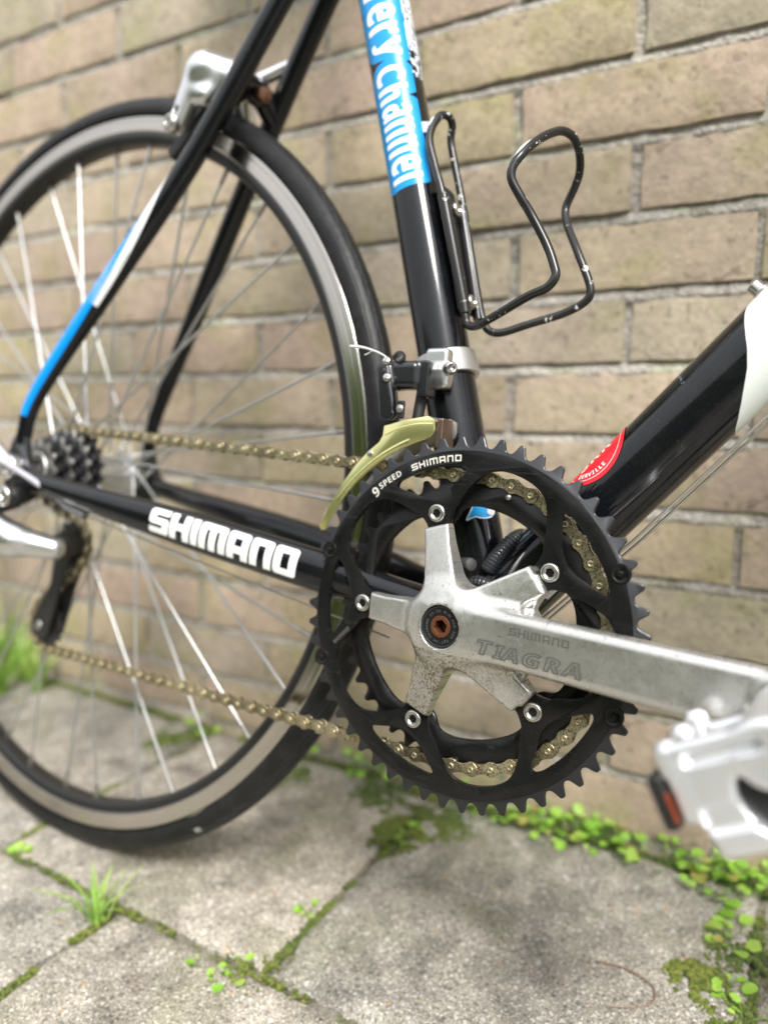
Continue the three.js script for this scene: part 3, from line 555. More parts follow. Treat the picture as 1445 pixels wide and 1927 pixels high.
// --- wheels
function wheel(name) {
  const w = new THREE.Group(); w.name = name; bike.add(w); w.position.set(0, 0.335, 0);
  const Z = V(0, 0, 1), tp = [], rp = [];
  for (let i = 0; i <= 118; i++) { const a = mix(-118, 118, i / 118) * D2R; const gr = [26, 30, 62].some((q) => Math.abs(Math.abs(a / D2R) - q) < 1.2) ? 0.00035 : 0; tp.push([0.3232 + (0.0118 - gr) * Math.cos(a), (0.0118 - gr) * Math.sin(a)]); }
  const tg = lathe(tp, 180, Z, O0); { const uv = tg.attributes.uv; for (let i = 0; i < uv.count; i++) uv.setXY(i, uv.getX(i) * 10, uv.getY(i) * 0.25); }
  const ty = part(w, 'tyre', tg, M.rubber);
  // fine cuts of the tread, raised hairlines slanting over the shoulders
  { const cuts = []; for (let i = 0; i < 96; i++) for (const s of [1, -1]) { const p = []; for (let k = 0; k <= 4; k++) { const a = mix(58, 22, k / 4) * D2R * s, b = i / 96 * 2 * Math.PI + 0.035 * k + (s > 0 ? 0 : 0.03); const R = 0.3232 + 0.01185 * Math.cos(a); p.push(V(R * Math.cos(b), R * Math.sin(b), 0.01185 * Math.sin(a))); } cuts.push(sweep(p, [0.00035, 0.00018], { seg: 4, cap: false })); } part(ty, 'tread_line', merge(cuts), std({ color: C(0.03, 0.032, 0.036), roughness: 0.5 })); }
  part(w, 'rim', lathe([[0.3034, -0.0090], [0.3016, -0.0092], [0.2985, -0.0090], [0.2955, -0.0074], [0.2945, -0.004], [0.2943, 0], [0.2945, 0.004], [0.2955, 0.0074], [0.2985, 0.0090], [0.3016, 0.0092], [0.3034, 0.0090], [0.3034, 0.0075], [0.3034, -0.0075], [0.3034, -0.0090]], 200, Z, O0), std({ color: C(0.022), roughness: 0.34, metalness: 0.4 }));
  const tr = std({ color: C(0.53, 0.50, 0.46), roughness: 0.18, metalness: 1, roughnessMap: grey(256, (u, v) => 0.6 + 0.7 * vnoise(v * 60, u * 4, 3, 0)) });
  for (const s of [1, -1]) {
    const pr = [[0.3165, 0.0082], [0.3167, 0.0092], [0.3160, 0.0098], [0.3150, 0.00985], [0.3140, 0.0098], [0.3137, 0.0096], [0.3134, 0.0098], [0.3118, 0.0097], [0.3112, 0.0093], [0.3106, 0.0097], [0.3080, 0.0096], [0.3077, 0.0094], [0.3074, 0.0096], [0.3046, 0.0095], [0.3036, 0.0092], [0.3030, 0.0080]].map(([r, z]) => [r, z * s]);
    if (s < 0) pr.reverse(); part(w, s > 0 ? 'brake_track' : 'brake_track_001', lathe(pr, 200, Z, O0), tr);
  }
  part(w, 'hub', lathe([[0.0045, -0.062], [0.009, -0.060], [0.0115, -0.047], [0.0125, -0.0385], [0.0215, -0.0375], [0.0215, -0.0345], [0.0185, -0.032], [0.0170, -0.024], [0.0170, 0.004], [0.0185, 0.012], [0.0225, 0.0145], [0.0225, 0.0175], [0.0165, 0.0185], [0.0165, 0.0195], [0.0045, 0.0196], [0.0045, 0.066]], 36, Z, O0), M.alu);
  const sp = cyl(V(0, 0, 0), V(0, 1, 0), 0.00115, 8);
  for (let i = 0; i < 36; i++) {
    const side = i & 1 ? -1 : 1, k = (i >> 1) & 1 ? 1 : -1, aR = (-61 + 10 * i) * D2R, aH = aR + k * 68 * D2R;
    const a = V(0.0195 * Math.cos(aH), 0.0195 * Math.sin(aH), side > 0 ? 0.016 + 0.002 * k : -0.036 + 0.002 * k), b = V(0.2950 * Math.cos(aR), 0.2950 * Math.sin(aR), side * 0.002);
    const m = part(w, i ? `spoke_${String(i).padStart(3, '0')}` : 'spoke', sp, M.spoke); m.position.copy(a); m.quaternion.setFromUnitVectors(V(0, 1, 0), b.clone().sub(a).normalize()); m.scale.set(1, a.distanceTo(b), 1);
    const c = b.clone().lerp(a, 0.045); part(m, 'nipple', cyl(V(0, 1, 0), V(0, 0.955, 0), 0.0019, 10), M.dullSteel);
  }
  part(w, 'valve', cyl(V(0.2945 * Math.cos(2.55), 0.2945 * Math.sin(2.55), 0), V(0.252 * Math.cos(2.55), 0.252 * Math.sin(2.55), 0), 0.003, 12), M.blackPlastic);
  return w;
}
const rear = wheel('rear_wheel');
{ // small white size marking on the tyre wall
  const t = canvasTex(256, 64, (g) => { g.fillStyle = 'rgb(226,226,220)'; g.font = 'bold 58px sans-serif'; g.fillText('23C', 40, 52); });
  const pos = [], uv = [], idx = []; for (let i = 0; i <= 10; i++) for (let k = 0; k <= 4; k++) { const b = mix(-57.5, -54.2, i / 10) * D2R, a = mix(72, 44, k / 4) * D2R, R = 0.3232 + 0.01195 * Math.cos(a); pos.push(R * Math.cos(b), R * Math.sin(b), 0.01195 * Math.sin(a)); uv.push(i / 10, 1 - k / 4); }
  for (let i = 0; i < 10; i++) for (let k = 0; k < 4; k++) { const a = i * 5 + k, b = a + 5; idx.push(a, a + 1, b, b, a + 1, b + 1); }
  const g = new THREE.BufferGeometry(); g.setAttribute('position', new THREE.Float32BufferAttribute(pos, 3)); g.setAttribute('uv', new THREE.Float32BufferAttribute(uv, 2)); g.setIndex(idx); g.computeVertexNormals();
  part(rear, 'tyre_marking', g, clear(t, { side: THREE.DoubleSide }));
}
{ const f = wheel('front_wheel'); f.position.set(0.98, 0.335, 0); }

// --- crank with its five-armed spider (u along the arm, v across, w outwards; millimetres)
{
  const web = [[[0, 0], [52, 11], [47.5, 17.5], [52.2, 27.5], [46.5, 36.5]], [[0, 0], [52, -11], [46, -21.5], [52.2, -27.5], [46.5, -36.5]]];
  const wc = (u) => mix(55.5, 66, sstep(0, 175, u)), angs = [36, 108, 180, -108, -36].map((a) => [Math.cos(a * D2R), Math.sin(a * D2R), Math.abs(a) === 36]);
  const sdf = (u, v, w) => {
    const r = Math.hypot(u, v);
    // hub
    let d = ext(r - 22, Math.abs(w - 52) - 10.0, 4);
    // spider arms
    const front = mix(61.8, 50.6, clamp((r - 12) / 46)), mid = (front + 42.5) / 2, ht = (front - 42.5) / 2;
    for (const [c, s, wide] of angs) {
      const a = u * c + v * s, b = Math.abs(-u * s + v * c), hw = wide ? mix(13, 8.4, clamp(a / 57)) : mix(12.4, 8.3, clamp(a / 46));
      const d2 = Math.max(b - hw, a - 57.5, -a);
      d = smin(d, ext(d2, Math.abs(w - mid) - ht, 1.8), 9);
    }
    const m2 = (50 + 42.5) / 2, h2 = (50 - 42.5) / 2;
    for (const p of web) d = smin(d, ext(sdPoly(u, v, p), Math.abs(w - m2) - h2, 2.0), 3.2);
    // the arm
    if (u > -30) {
      const c = wc(Math.max(0, u)), hv = mix(15.2, 15.8, clamp(u / 160)), ht2 = mix(7.4, 6.6, clamp(u / 150));
      const cr = (() => { const a = Math.abs(v) - hv + 6.2, b = Math.abs(w - c) - ht2 + 6.2; return Math.hypot(Math.max(a, 0), Math.max(b, 0)) + Math.min(Math.max(a, b), 0) - 6.2; })();
      const along = Math.max(-u, u - 172.5);
      d = smin(d, Math.max(cr, along), 7);
      d = smin(d, ext(Math.hypot(u - 172.5, v) - 16.2, Math.abs(w - 66) - 7.2, 4), 3);
    }
    // seat of the dust cap
    d = smax(d, -ext(r - 12.1, Math.abs(w - 66) - 6.2, 0.3), 0.8);
    d = smax(d, -ext(r - 6.6, Math.abs(w - 62) - 10, 0.3), 0.5);
    return d;
  };
  const g = nets(sdf, [-62, -62, 40], [192, 62, 76], 1.25);
  g.rotateZ(TH);
  const alloy = tex(1024, (u, v) => {
    // u, v span 0.28 m: the map repeats once over the crank; grime lies where the photograph shows it, as specks and smears
    const X = u * 0.28 - 0.07, Y = v * 0.28 - 0.14;
    const a = fbm(u * 30, v * 30, 5, 30, 3), b = fbm(u * 160, v * 160, 3, 160, 7), sc = vnoise(u * 600 + v * 90, v * 40, 4, 0);
    const zone = sstep(0.42, 0.60, 0.55 * fbm(u * 9, v * 9, 4, 9, 13) + (Y < -0.014 && X < 0.064 ? 0.30 : 0)), grime = clamp(0.12 * zone + zone * sstep(0.40, 0.72, 0.25 * a + 0.75 * fbm(u * 420, v * 420, 2, 420, 27)) * 0.8 + 0.18 * sstep(0.46, 0.66, 0.5 * a + 0.5 * fbm(u * 300, v * 300, 2, 300, 37)));
    const speck = sstep(0.79, 0.84, fbm(u * 150, v * 150, 3, 150, 17)) * 0.5;
    let c = [0.63, 0.625, 0.60].map((k) => k * (0.86 + 0.3 * (a - 0.3) + (sc > 0.93 ? 0.12 : 0)));
    c = [mix(c[0], 0.20, grime), mix(c[1], 0.165, grime), mix(c[2], 0.115, grime)];
    return c.map((k, i) => mix(k, [0.05, 0.045, 0.04][i], speck));
  });
  alloy.repeat.set(1 / 0.28, 1 / 0.28); alloy.offset.set(0.07 / 0.28, 0.14 / 0.28);
  const alloyR = grey(512, (u, v) => 0.52 + 0.5 * fbm(u * 20, v * 20, 4, 20, 3) + 0.3 * (fbm(u * 110, v * 110, 2, 110) - 0.5)); alloyR.repeat.set(1 / 0.28, 1 / 0.28);
  const ck = bp('crank', g, std({ color: C(1), map: alloy, roughness: 0.40, roughnessMap: alloyR, metalness: 0.82 }), 'scuffed silver alloy crank and five-armed spider');
  // dust cap, its bolt and rusty hexagon socket
  const Z = V(0, 0, 1), capT = canvasTex(512, 512, (g) => {
    g.fillStyle = 'rgb(26,27,29)'; g.fillRect(0, 0, 512, 512); g.fillStyle = 'rgb(118,116,110)'; g.font = '46px sans-serif'; g.textAlign = 'center';
    const t = '35-50 N·m 350-500 kgf·cm SHIMANO '; for (let i = 0; i < t.length; i++) { g.save(); g.translate(256, 256); g.rotate(i / t.length * 2 * Math.PI - 0.9); g.fillText(t[i], 0, -178); g.restore(); } });
  const capM = std({ color: C(1), map: capT, roughness: 0.42, metalness: 0.3 });
  const ringG = new THREE.RingGeometry(0.0062, 0.0108, 48, 2); ringG.translate(0, 0, 0.0642);
  { const uv = ringG.attributes.uv, p = ringG.attributes.position; for (let i = 0; i < uv.count; i++) uv.setXY(i, 0.5 + p.getX(i) / 0.0232, 0.5 + p.getY(i) / 0.0232); }
  part(ck, 'dust_cap', ringG, capM, 'black cap ring with fine lettering');
  part(ck, 'cap_rim', lathe([[0.0120, 0.0595], [0.0119, 0.0640], [0.0114, 0.0646], [0.0108, 0.0642]], 48, Z, O0), std({ color: C(0.06), roughness: 0.35, metalness: 0.7 }));
  const hexIn = (rO, rI, z0, z1, seg = 6) => { const s = new THREE.Shape(); s.absarc(0, 0, rO, 0, Math.PI * 2); const h = new THREE.Path(); for (let i = 0; i < seg; i++) { const p = polar(rI, i * Math.PI * 2 / seg + 0.3); i ? h.lineTo(p.x, p.y) : h.moveTo(p.x, p.y); } h.closePath(); s.holes.push(h); return extrude(s, z1 - z0, z0, 0.0003, 1, 20); };
  part(ck, 'crank_bolt', merge([hexIn(0.0062, 0.0041, 0.0545, 0.0648)]), M.rust, 'rusty crank bolt with hexagon socket');
  part(ck, 'socket_floor', new THREE.CircleGeometry(0.0044, 20).translate(0, 0, 0.0555), M.rust);
  // etched lettering on the arm
  const et = canvasTex(1024, 512, (g) => {
    g.strokeStyle = 'rgb(82,82,78)'; squared(g, 'SHIMANO', 250, 44, 86, 0.12, 0.15, 0.92);
    g.save(); g.transform(1, 0.0, -0.16, 1, 60, 0); g.font = 'bold 200px sans-serif'; g.lineWidth = 13; g.lineJoin = 'round'; g.strokeStyle = 'rgb(84,84,80)';
    let x = 0; for (const [ch, w, s, dy] of [['T', 144, 1.08, 0], ['I', 72, 1.0, 4], ['A', 150, 1.02, 6], ['G', 166, 1.02, 6], ['R', 150, 1.02, 2], ['A', 150, 1.06, 0]]) { g.save(); g.translate(x, 400 + dy); g.scale(s * 1.02, s); g.strokeText(ch, 0, 0); g.restore(); x += w; }
    g.restore();
  });
  { const pos = [], uv = [], idx = [], nu = 40, nv = 20; // laid on the arm's front face
    for (let i = 0; i <= nu; i++) for (let k = 0; k <= nv; k++) {
      const u = mix(22, 97, i / nu), v = mix(-15.5, 10.5, k / nv); let lo = 40, hi = 80; for (let it = 0; it < 22; it++) { const m = (lo + hi) / 2; sdf(u, v, m) > 0 ? (hi = m) : (lo = m); }
      const p = V(u / 1000, v / 1000, (hi + 0.14) / 1000).applyAxisAngle(Z, TH); pos.push(p.x, p.y, p.z); uv.push(i / nu, k / nv); }
    for (let i = 0; i < nu; i++) for (let k = 0; k < nv; k++) { const a = i * (nv + 1) + k, b = a + nv + 1; idx.push(a, b, a + 1, b, b + 1, a + 1); }
    const q = new THREE.BufferGeometry(); q.setAttribute('position', new THREE.Float32BufferAttribute(pos, 3)); q.setAttribute('uv', new THREE.Float32BufferAttribute(uv, 2)); q.setIndex(idx); q.computeVertexNormals();
    part(ck, 'etched_lettering', q, clear(et, { roughness: 0.5, alphaTest: 0.4 }), 'dark outlined lettering on the crank arm'); }

  // --- chainrings
  const bolts = [36, 108, 180, -108, -36].map((a) => a * D2R + TH);
  const sideP = [[57, 7.2], [60.5, 7.7], [63.7, 8.6], [67, 9.8], [70, 12.2], [73.5, 14.4], [79, 17.4], [84.3, 20.7], [88.6, 23.9], [91.2, 28], [92.2, 32.5], [92.3, 36]];
  const innerPath = () => { const pts = []; for (let k = 0; k < 5; k++) { const b = k * 72 + 36; for (const [r, a] of [...sideP].reverse().map(([r, a]) => [r, -a])) pts.push([r, b + a]); for (let q = -2; q <= 2; q++) pts.push([56 + 0.4 * Math.abs(q), b + q * 2.6]); for (const [r, a] of sideP.slice(0, -1)) pts.push([r, b + a]); } return pts.map(([r, a]) => polar(r / 1000, a * D2R + TH)); };
  const plate = new THREE.Shape(); { const n = 200; for (let i = 0; i < n; i++) { const p = polar(0.1003, i / n * 2 * Math.PI); i ? plate.lineTo(p.x, p.y) : plate.moveTo(p.x, p.y); } plate.closePath(); }
  { const h = new THREE.Path(); const c = new THREE.CatmullRomCurve3(innerPath().map((p) => V(p.x, p.y, 0)), true, 'centripetal').getPoints(420); c.forEach((p, i) => (i ? h.lineTo(p.x, p.y) : h.moveTo(p.x, p.y))); h.closePath(); plate.holes.push(h); }
  for (const b of bolts) {
    const win = [[91.4, -14.2], [91.8, -7], [91.8, 0], [91.8, 7], [91.4, 14.2], [89.6, 15.6], [87, 14.6], [83.6, 12.2], [80, 9.4], [77, 6], [75.2, 2], [75.2, -2], [77, -6], [80, -9.4], [83.6, -12.2], [87, -14.6], [89.6, -15.6]];
    const h = new THREE.Path(); new THREE.CatmullRomCurve3(win.map(([r, a]) => { const p = polar(r / 1000, a * D2R + b); return V(p.x, p.y, 0); }), true, 'centripetal').getPoints(80).forEach((p, i) => (i ? h.lineTo(p.x, p.y) : h.moveTo(p.x, p.y))); h.closePath(); plate.holes.push(h);
  }
  const uvXY = (g, k = 0.1) => { const p = g.attributes.position, uv = g.attributes.uv; for (let i = 0; i < p.count; i++) uv.setXY(i, p.getX(i) / k, p.getY(i) / k); return g; };
  const big = bp('chainring', creased(uvXY(extrude(plate, 0.0036, ZC - 0.0014, 0.0005, 2)), 0.7), M.blackAnod, 'large black chainring with lettering');
  const toothed = (N, prof, inner, z, th, phase, bevel) => {
    const s = new THREE.Shape(), st = 2 * Math.PI / N; let first = true;
    for (let i = 0; i < N; i++) for (const [t, r] of prof) { const p = polar(r / 1000, phase + (i + t) * st); first ? s.moveTo(p.x, p.y) : s.lineTo(p.x, p.y); first = false; }
    s.closePath(); const h = new THREE.Path(); inner(h); s.holes.push(h);
    return creased(uvXY(extrude(s, th, z, bevel, 1)), 0.8);
  };
  const circ = (r) => (h) => h.absarc(0, 0, r, 0, Math.PI * 2, true);
  const prof53 = [[-0.5, 102.2], [-0.40, 102.4], [-0.31, 103.3], [-0.26, 104.5], [-0.20, 106.3], [-0.14, 108.0], [-0.08, 108.6], [0.05, 108.7], [0.10, 108.1], [0.17, 106.4], [0.24, 104.5], [0.31, 103.3], [0.39, 102.4]];
  part(big, 'tooth_rim', toothed(53, prof53, circ(0.0955), ZC - 0.0016, 0.0024, TH + (36 + 5.4) * D2R, 0.00055), M.worn, 'worn grey teeth round the ring');
  const lr = canvasTex(2048, 256, (g, w) => {
    g.fillStyle = 'rgb(206,204,196)'; g.strokeStyle = 'rgb(206,204,196)';
    squared(g, 'SHIMANO', 1095, 62, 116, 0.10, 0.23, 1.42);
    g.font = 'bold 250px sans-serif'; g.fillText('9', 225, 232); g.font = 'bold 150px sans-serif'; g.save(); g.translate(395, 168); g.scale(1.12, 1); g.fillText('SPEED', 0, 0); g.restore();
    g.strokeStyle = 'rgb(74,74,74)'; g.lineWidth = 5; g.strokeRect(1060, 40, 930, 160);
  });
  { const pos = [], uv = [], idx = [], n = 60; for (let i = 0; i <= n; i++) for (let k = 0; k <= 2; k++) { const a = mix(137, 92.6, i / n) * D2R, r = mix(0.0912, 0.0998, k / 2), p = polar(r, a); pos.push(p.x, p.y, ZC + 0.00232); uv.push(i / n, k / 2); } for (let i = 0; i < n; i++) for (let k = 0; k < 2; k++) { const a = i * 3 + k, b = a + 3; idx.push(a, b, a + 1, b, b + 1, a + 1); }
    const g = new THREE.BufferGeometry(); g.setAttribute('position', new THREE.Float32BufferAttribute(pos, 3)); g.setAttribute('uv', new THREE.Float32BufferAttribute(uv, 2)); g.setIndex(idx); g.computeVertexNormals(); part(big, 'lettering', g, clear(lr), 'pale lettering along the upper rim'); }
  { const t2 = canvasTex(512, 128, (g) => { g.strokeStyle = 'rgb(96,96,94)'; squared(g, 'SHIMANO', 20, 34, 58, 0.14, 0.16, 1.0); });
    const pos = [], uv = [], idx = []; const c = bolts[2]; for (const [x, y] of [[0, 0], [1, 0], [1, 1], [0, 1]]) { const p0 = polar(0.0895, c + 19.5 * D2R), p1 = polar(0.0705, c + 10.5 * D2R), d = p1.clone().sub(p0), n = new THREE.Vector2(-d.y, d.x).normalize().multiplyScalar(0.0055); const p = p0.clone().addScaledVector(d, x).addScaledVector(n, y - 0.5); pos.push(p.x, p.y, ZC + 0.00232); uv.push(x, y); } idx.push(0, 1, 2, 0, 2, 3);
    const g = new THREE.BufferGeometry(); g.setAttribute('position', new THREE.Float32BufferAttribute(pos, 3)); g.setAttribute('uv', new THREE.Float32BufferAttribute(uv, 2)); g.setIndex(idx); g.computeVertexNormals(); part(big, 'small_lettering', g, clear(t2)); }
  for (const [r, a] of [[99.4, 160.8], [100.6, 201.6], [99.6, 24], [99.4, -19.4]]) {
    const p = polar(r / 1000, a * D2R), at = V(p.x, p.y, ZC);
    part(big, 'shift_pin', merge([lathe([[0.0054, 0.0005], [0.0053, 0.0024], [0.0048, 0.0027], [0.0040, 0.0024], [0.0027, 0.0016], [0.0017, 0.0016]], 24, Z, at), lathe([[0.0017, 0.001], [0.0017, 0.0034], [0.0012, 0.0038], [0, 0.0038]], 16, Z, at)]), M.blackAnod);
  }
  for (const b of bolts) {
    const p = polar(0.065, b), at = V(p.x, p.y, ZC + 0.0022), h = hexIn(0.0034, 0.0027, -0.001, 0.0012); h.translate(at.x, at.y, at.z);
    const m = bp('chainring_bolt', merge([lathe([[0.0054, 0], [0.0054, 0.0008], [0.0048, 0.0015], [0.0040, 0.0017], [0.0033, 0.0014], [0.0031, 0.0010], [0.0030, -0.0025], [0, -0.0025]], 30, Z, at)]), M.steel);
    part(m, 'hexagon_socket', h, M.dullSteel); part(m, 'socket_floor', new THREE.CircleGeometry(0.0029, 18).translate(at.x, at.y, at.z - 0.0009), M.dullSteel);
  }
  const ZS = 0.0362;
  const inner42 = (h) => { const pts = []; for (let k = 0; k < 5; k++) { const b = k * 72 + 36; for (const [r, a] of [[68.4, -36], [68.4, -26], [68.3, -18], [66.5, -12], [60, -7.5], [57.5, -3], [57.5, 3], [60, 7.5], [66.5, 12], [68.3, 18], [68.4, 26]]) { const p = polar(r / 1000, (b + a) * D2R + TH); pts.push(V(p.x, p.y, 0)); } } new THREE.CatmullRomCurve3(pts, true, 'centripetal').getPoints(260).forEach((p, i) => (i ? h.lineTo(p.x, p.y) : h.moveTo(p.x, p.y))); h.closePath(); };
  const prof42 = [[-0.5, 81.0], [-0.38, 81.3], [-0.29, 82.4], [-0.2, 84.4], [-0.12, 86.8], [-0.05, 87.4], [0.05, 87.4], [0.12, 86.8], [0.2, 84.4], [0.29, 82.4], [0.38, 81.3]];
  const sr = bp('inner_chainring', toothed(42, prof42, inner42, ZS - 0.0014, 0.0028, (30.6 + 4.2857) * D2R, 0.0004), M.blackAnod);
  { const p = polar(0.0785, 73 * D2R); part(sr, 'pin', lathe([[0.0017, 0], [0.0017, 0.0022], [0, 0.0024]], 14, Z, V(p.x, p.y, ZS + 0.001)), M.dullSteel); }

  // --- chain: links round the inner chainring, the sprockets and the two jockey wheels
  const path = [];
  const C2 = new THREE.Vector2(-0.4106, 0.0678), r1 = 0.085, r2 = 0.0386, L = C2.length(), dh = C2.clone().multiplyScalar(-1 / L), sn = (r2 - r1) / L, pn = new THREE.Vector2(-dh.y, dh.x);
  const nU = dh.clone().multiplyScalar(sn).addScaledVector(pn, Math.sqrt(1 - sn * sn)), aU = Math.atan2(nU.y, nU.x);
  const P2 = new THREE.Vector2(-0.426, -0.0735), rp = 0.0222, L2 = P2.length(), dh2 = P2.clone().multiplyScalar(-1 / L2), sn2 = (rp - r1) / L2, pn2 = new THREE.Vector2(dh2.y, -dh2.x);
  const nL = dh2.clone().multiplyScalar(sn2).addScaledVector(pn2, Math.sqrt(1 - sn2 * sn2)), aL = Math.atan2(nL.y, nL.x) + 2 * Math.PI;
  const arc = (c, r, a0, a1, z, n) => { for (let i = 0; i <= n; i++) { const a = mix(a0, a1, i / n); path.push(V(c.x + r * Math.cos(a), c.y + r * Math.sin(a), z)); } };
  const c1 = new THREE.Vector2(0, 0), P1 = new THREE.Vector2(-0.398, 0.004), zc1 = ZS, zk = 0.0205, start = 30.6 * D2R;
  arc(c1, r1, start, aU, zc1, 60);
  arc(C2, r2, aU, 275 * D2R, zk, 60);
  const sCurve = spline([V(C2.x + r2 * Math.cos(275 * D2R), C2.y + r2 * Math.sin(275 * D2R), zk), V(-0.386, 0.024, zk), V(-0.3765, 0.004, zk), V(-0.388, -0.018, zk), V(-0.418, -0.038, zk), V(-0.445, -0.060, zk), V(-0.4482, -0.0735, zk)], 60); path.push(...sCurve.slice(1));
  arc(P2, rp, Math.PI, aL, zk, 30);
  arc(c1, r1, aL, start + 2 * Math.PI, zc1, 120);
  const acc = [0]; for (let i = 1; i < path.length; i++) acc.push(acc[i - 1] + path[i].distanceTo(path[i - 1]));
  const total = acc[acc.length - 1]; let N = Math.round(total / 0.0127); if (N & 1) N++;
  const pt = (s) => { let lo = 0, hi = acc.length - 1; while (hi - lo > 1) { const m = (lo + hi) >> 1; acc[m] > s ? (hi = m) : (lo = m); } return path[lo].clone().lerp(path[hi], (s - acc[lo]) / Math.max(1e-9, acc[hi] - acc[lo])); };
  const eight = (R, waist, hole) => { const s = new THREE.Shape(), h = 0.00635; const a0 = 0.75; const q = (x, a) => [x + R * Math.cos(a), R * Math.sin(a)]; s.absarc(h, 0, R, -Math.PI + a0 * 1.25, Math.PI - a0 * 1.25, false); const e = q(-h, a0 * 1.25); s.quadraticCurveTo(0, waist, e[0], e[1]); s.absarc(-h, 0, R, a0 * 1.25, 2 * Math.PI - a0 * 1.25, false); const f = q(h, -Math.PI + a0 * 1.25); s.quadraticCurveTo(0, -waist, f[0], f[1]); return s; };
  const oPlate = eight(0.0043, 0.0020), iPlate = eight(0.0043, 0.0022);
  const outerG = merge([extrude(oPlate, 0.0009, 0.00205, 0.00022, 1, 10), extrude(oPlate, 0.0009, -0.00295, 0.00022, 1, 10)]);
  const innerG = merge([extrude(iPlate, 0.0008, 0.00112, 0.0001, 1, 10), extrude(iPlate, 0.0008, -0.00192, 0.0001, 1, 10)]);
  const pinsG = merge([-1, 1].map((s) => merge([lathe([[0, -0.0034], [0.0017, -0.0033], [0.0020, 0.0031], [0.0019, 0.0036], [0.0015, 0.0040], [0.0010, 0.0039], [0.0009, 0.0036], [0, 0.0036]], 14, Z, V(s * 0.00635, 0, 0))])));
  const rollG = merge([-1, 1].map((s) => lathe([[0.0019, -0.0011], [0.0038, -0.0011], [0.00385, 0], [0.0038, 0.0011], [0.0019, 0.0011]], 16, Z, V(s * 0.00635, 0, 0))));
  for (const g of [outerG, innerG, pinsG, rollG]) uvXY(g, 0.02);
  const golds = [[1, 1, 1], [0.82, 0.8, 0.78], [0.66, 0.64, 0.62], [0.92, 0.92, 0.95]].map((c) => { const m = M.gold.clone(); m.color = C(...c); return m; });
  const chain = bg('chain', 'gold coloured chain on the inner chainring');
  for (let i = 0; i < N; i++) {
    const a = pt(i / N * total), b = pt((i + 1) / N * total), m = a.clone().add(b).multiplyScalar(0.5), outer = (i & 1) === 0;
    const k = part(chain, 'link', outer ? outerG : innerG, golds[Math.floor(hash3(i, 3, 9) * 4)]); k.name = i ? `link_${String(i).padStart(3, '0')}` : 'link';
    k.position.copy(m); k.rotation.set(0, -Math.asin(clamp((b.z - a.z) / a.distanceTo(b), -1, 1)), Math.atan2(b.y - a.y, b.x - a.x), 'ZYX');
    part(k, outer ? 'pin' : 'roller', outer ? pinsG : rollG, outer ? M.gold : M.chainDark);
  }
  // --- sprockets
  const cas = bg('cassette', 'stack of dark rear sprockets');
  [12, 13, 14, 15, 16, 17, 18, 19, 21].forEach((T, i) => {
    const R = 12.7 / (2 * Math.sin(Math.PI / T)), pr = [[-0.5, R - 4], [-0.3, R - 2.6], [-0.12, R + 1.6], [0.12, R + 1.6], [0.3, R - 2.6]];
    const g = toothed(T, pr, circ(0.0165), 0.0495 - i * 0.00414, 0.0017, 0.1 * i, 0.0002); g.translate(-0.4106, 0.0678, 0);
    part(cas, i ? `sprocket_${String(i).padStart(3, '0')}` : 'sprocket', g, i % 3 === 0 ? M.dullSteel : M.worn);
  });
  part(cas, 'lock_ring', lathe([[0.008, 0.050], [0.0155, 0.050], [0.0155, 0.0535], [0.012, 0.0545], [0.008, 0.054]], 28, Z, V(-0.4106, 0.0678, 0)), M.dullSteel);
  part(cas, 'freehub', lathe([[0.0164, 0.014], [0.0164, 0.050]], 24, Z, V(-0.4106, 0.0678, 0)), M.black);
  // --- far crank and its pedal on the other side
  const far = nets((x, y, z) => { const c = mix(-58, -66, clamp(-x / 170)); return smin(Math.max(ext(Math.abs(y) - 14.5, Math.abs(z - c) - 6.5, 5), x, -x - 172), Math.min(ext(Math.hypot(x, y) - 17, Math.abs(z + 55) - 9, 4), ext(Math.hypot(x + 172, y) - 15.5, Math.abs(z + 66) - 7, 4)), 6); }, [-194, -22, -80], [24, 22, -40], 2.2);
  far.rotateZ(TH); bp('crank_arm', far, M.satin, 'plain silver crank arm on the far side');
}

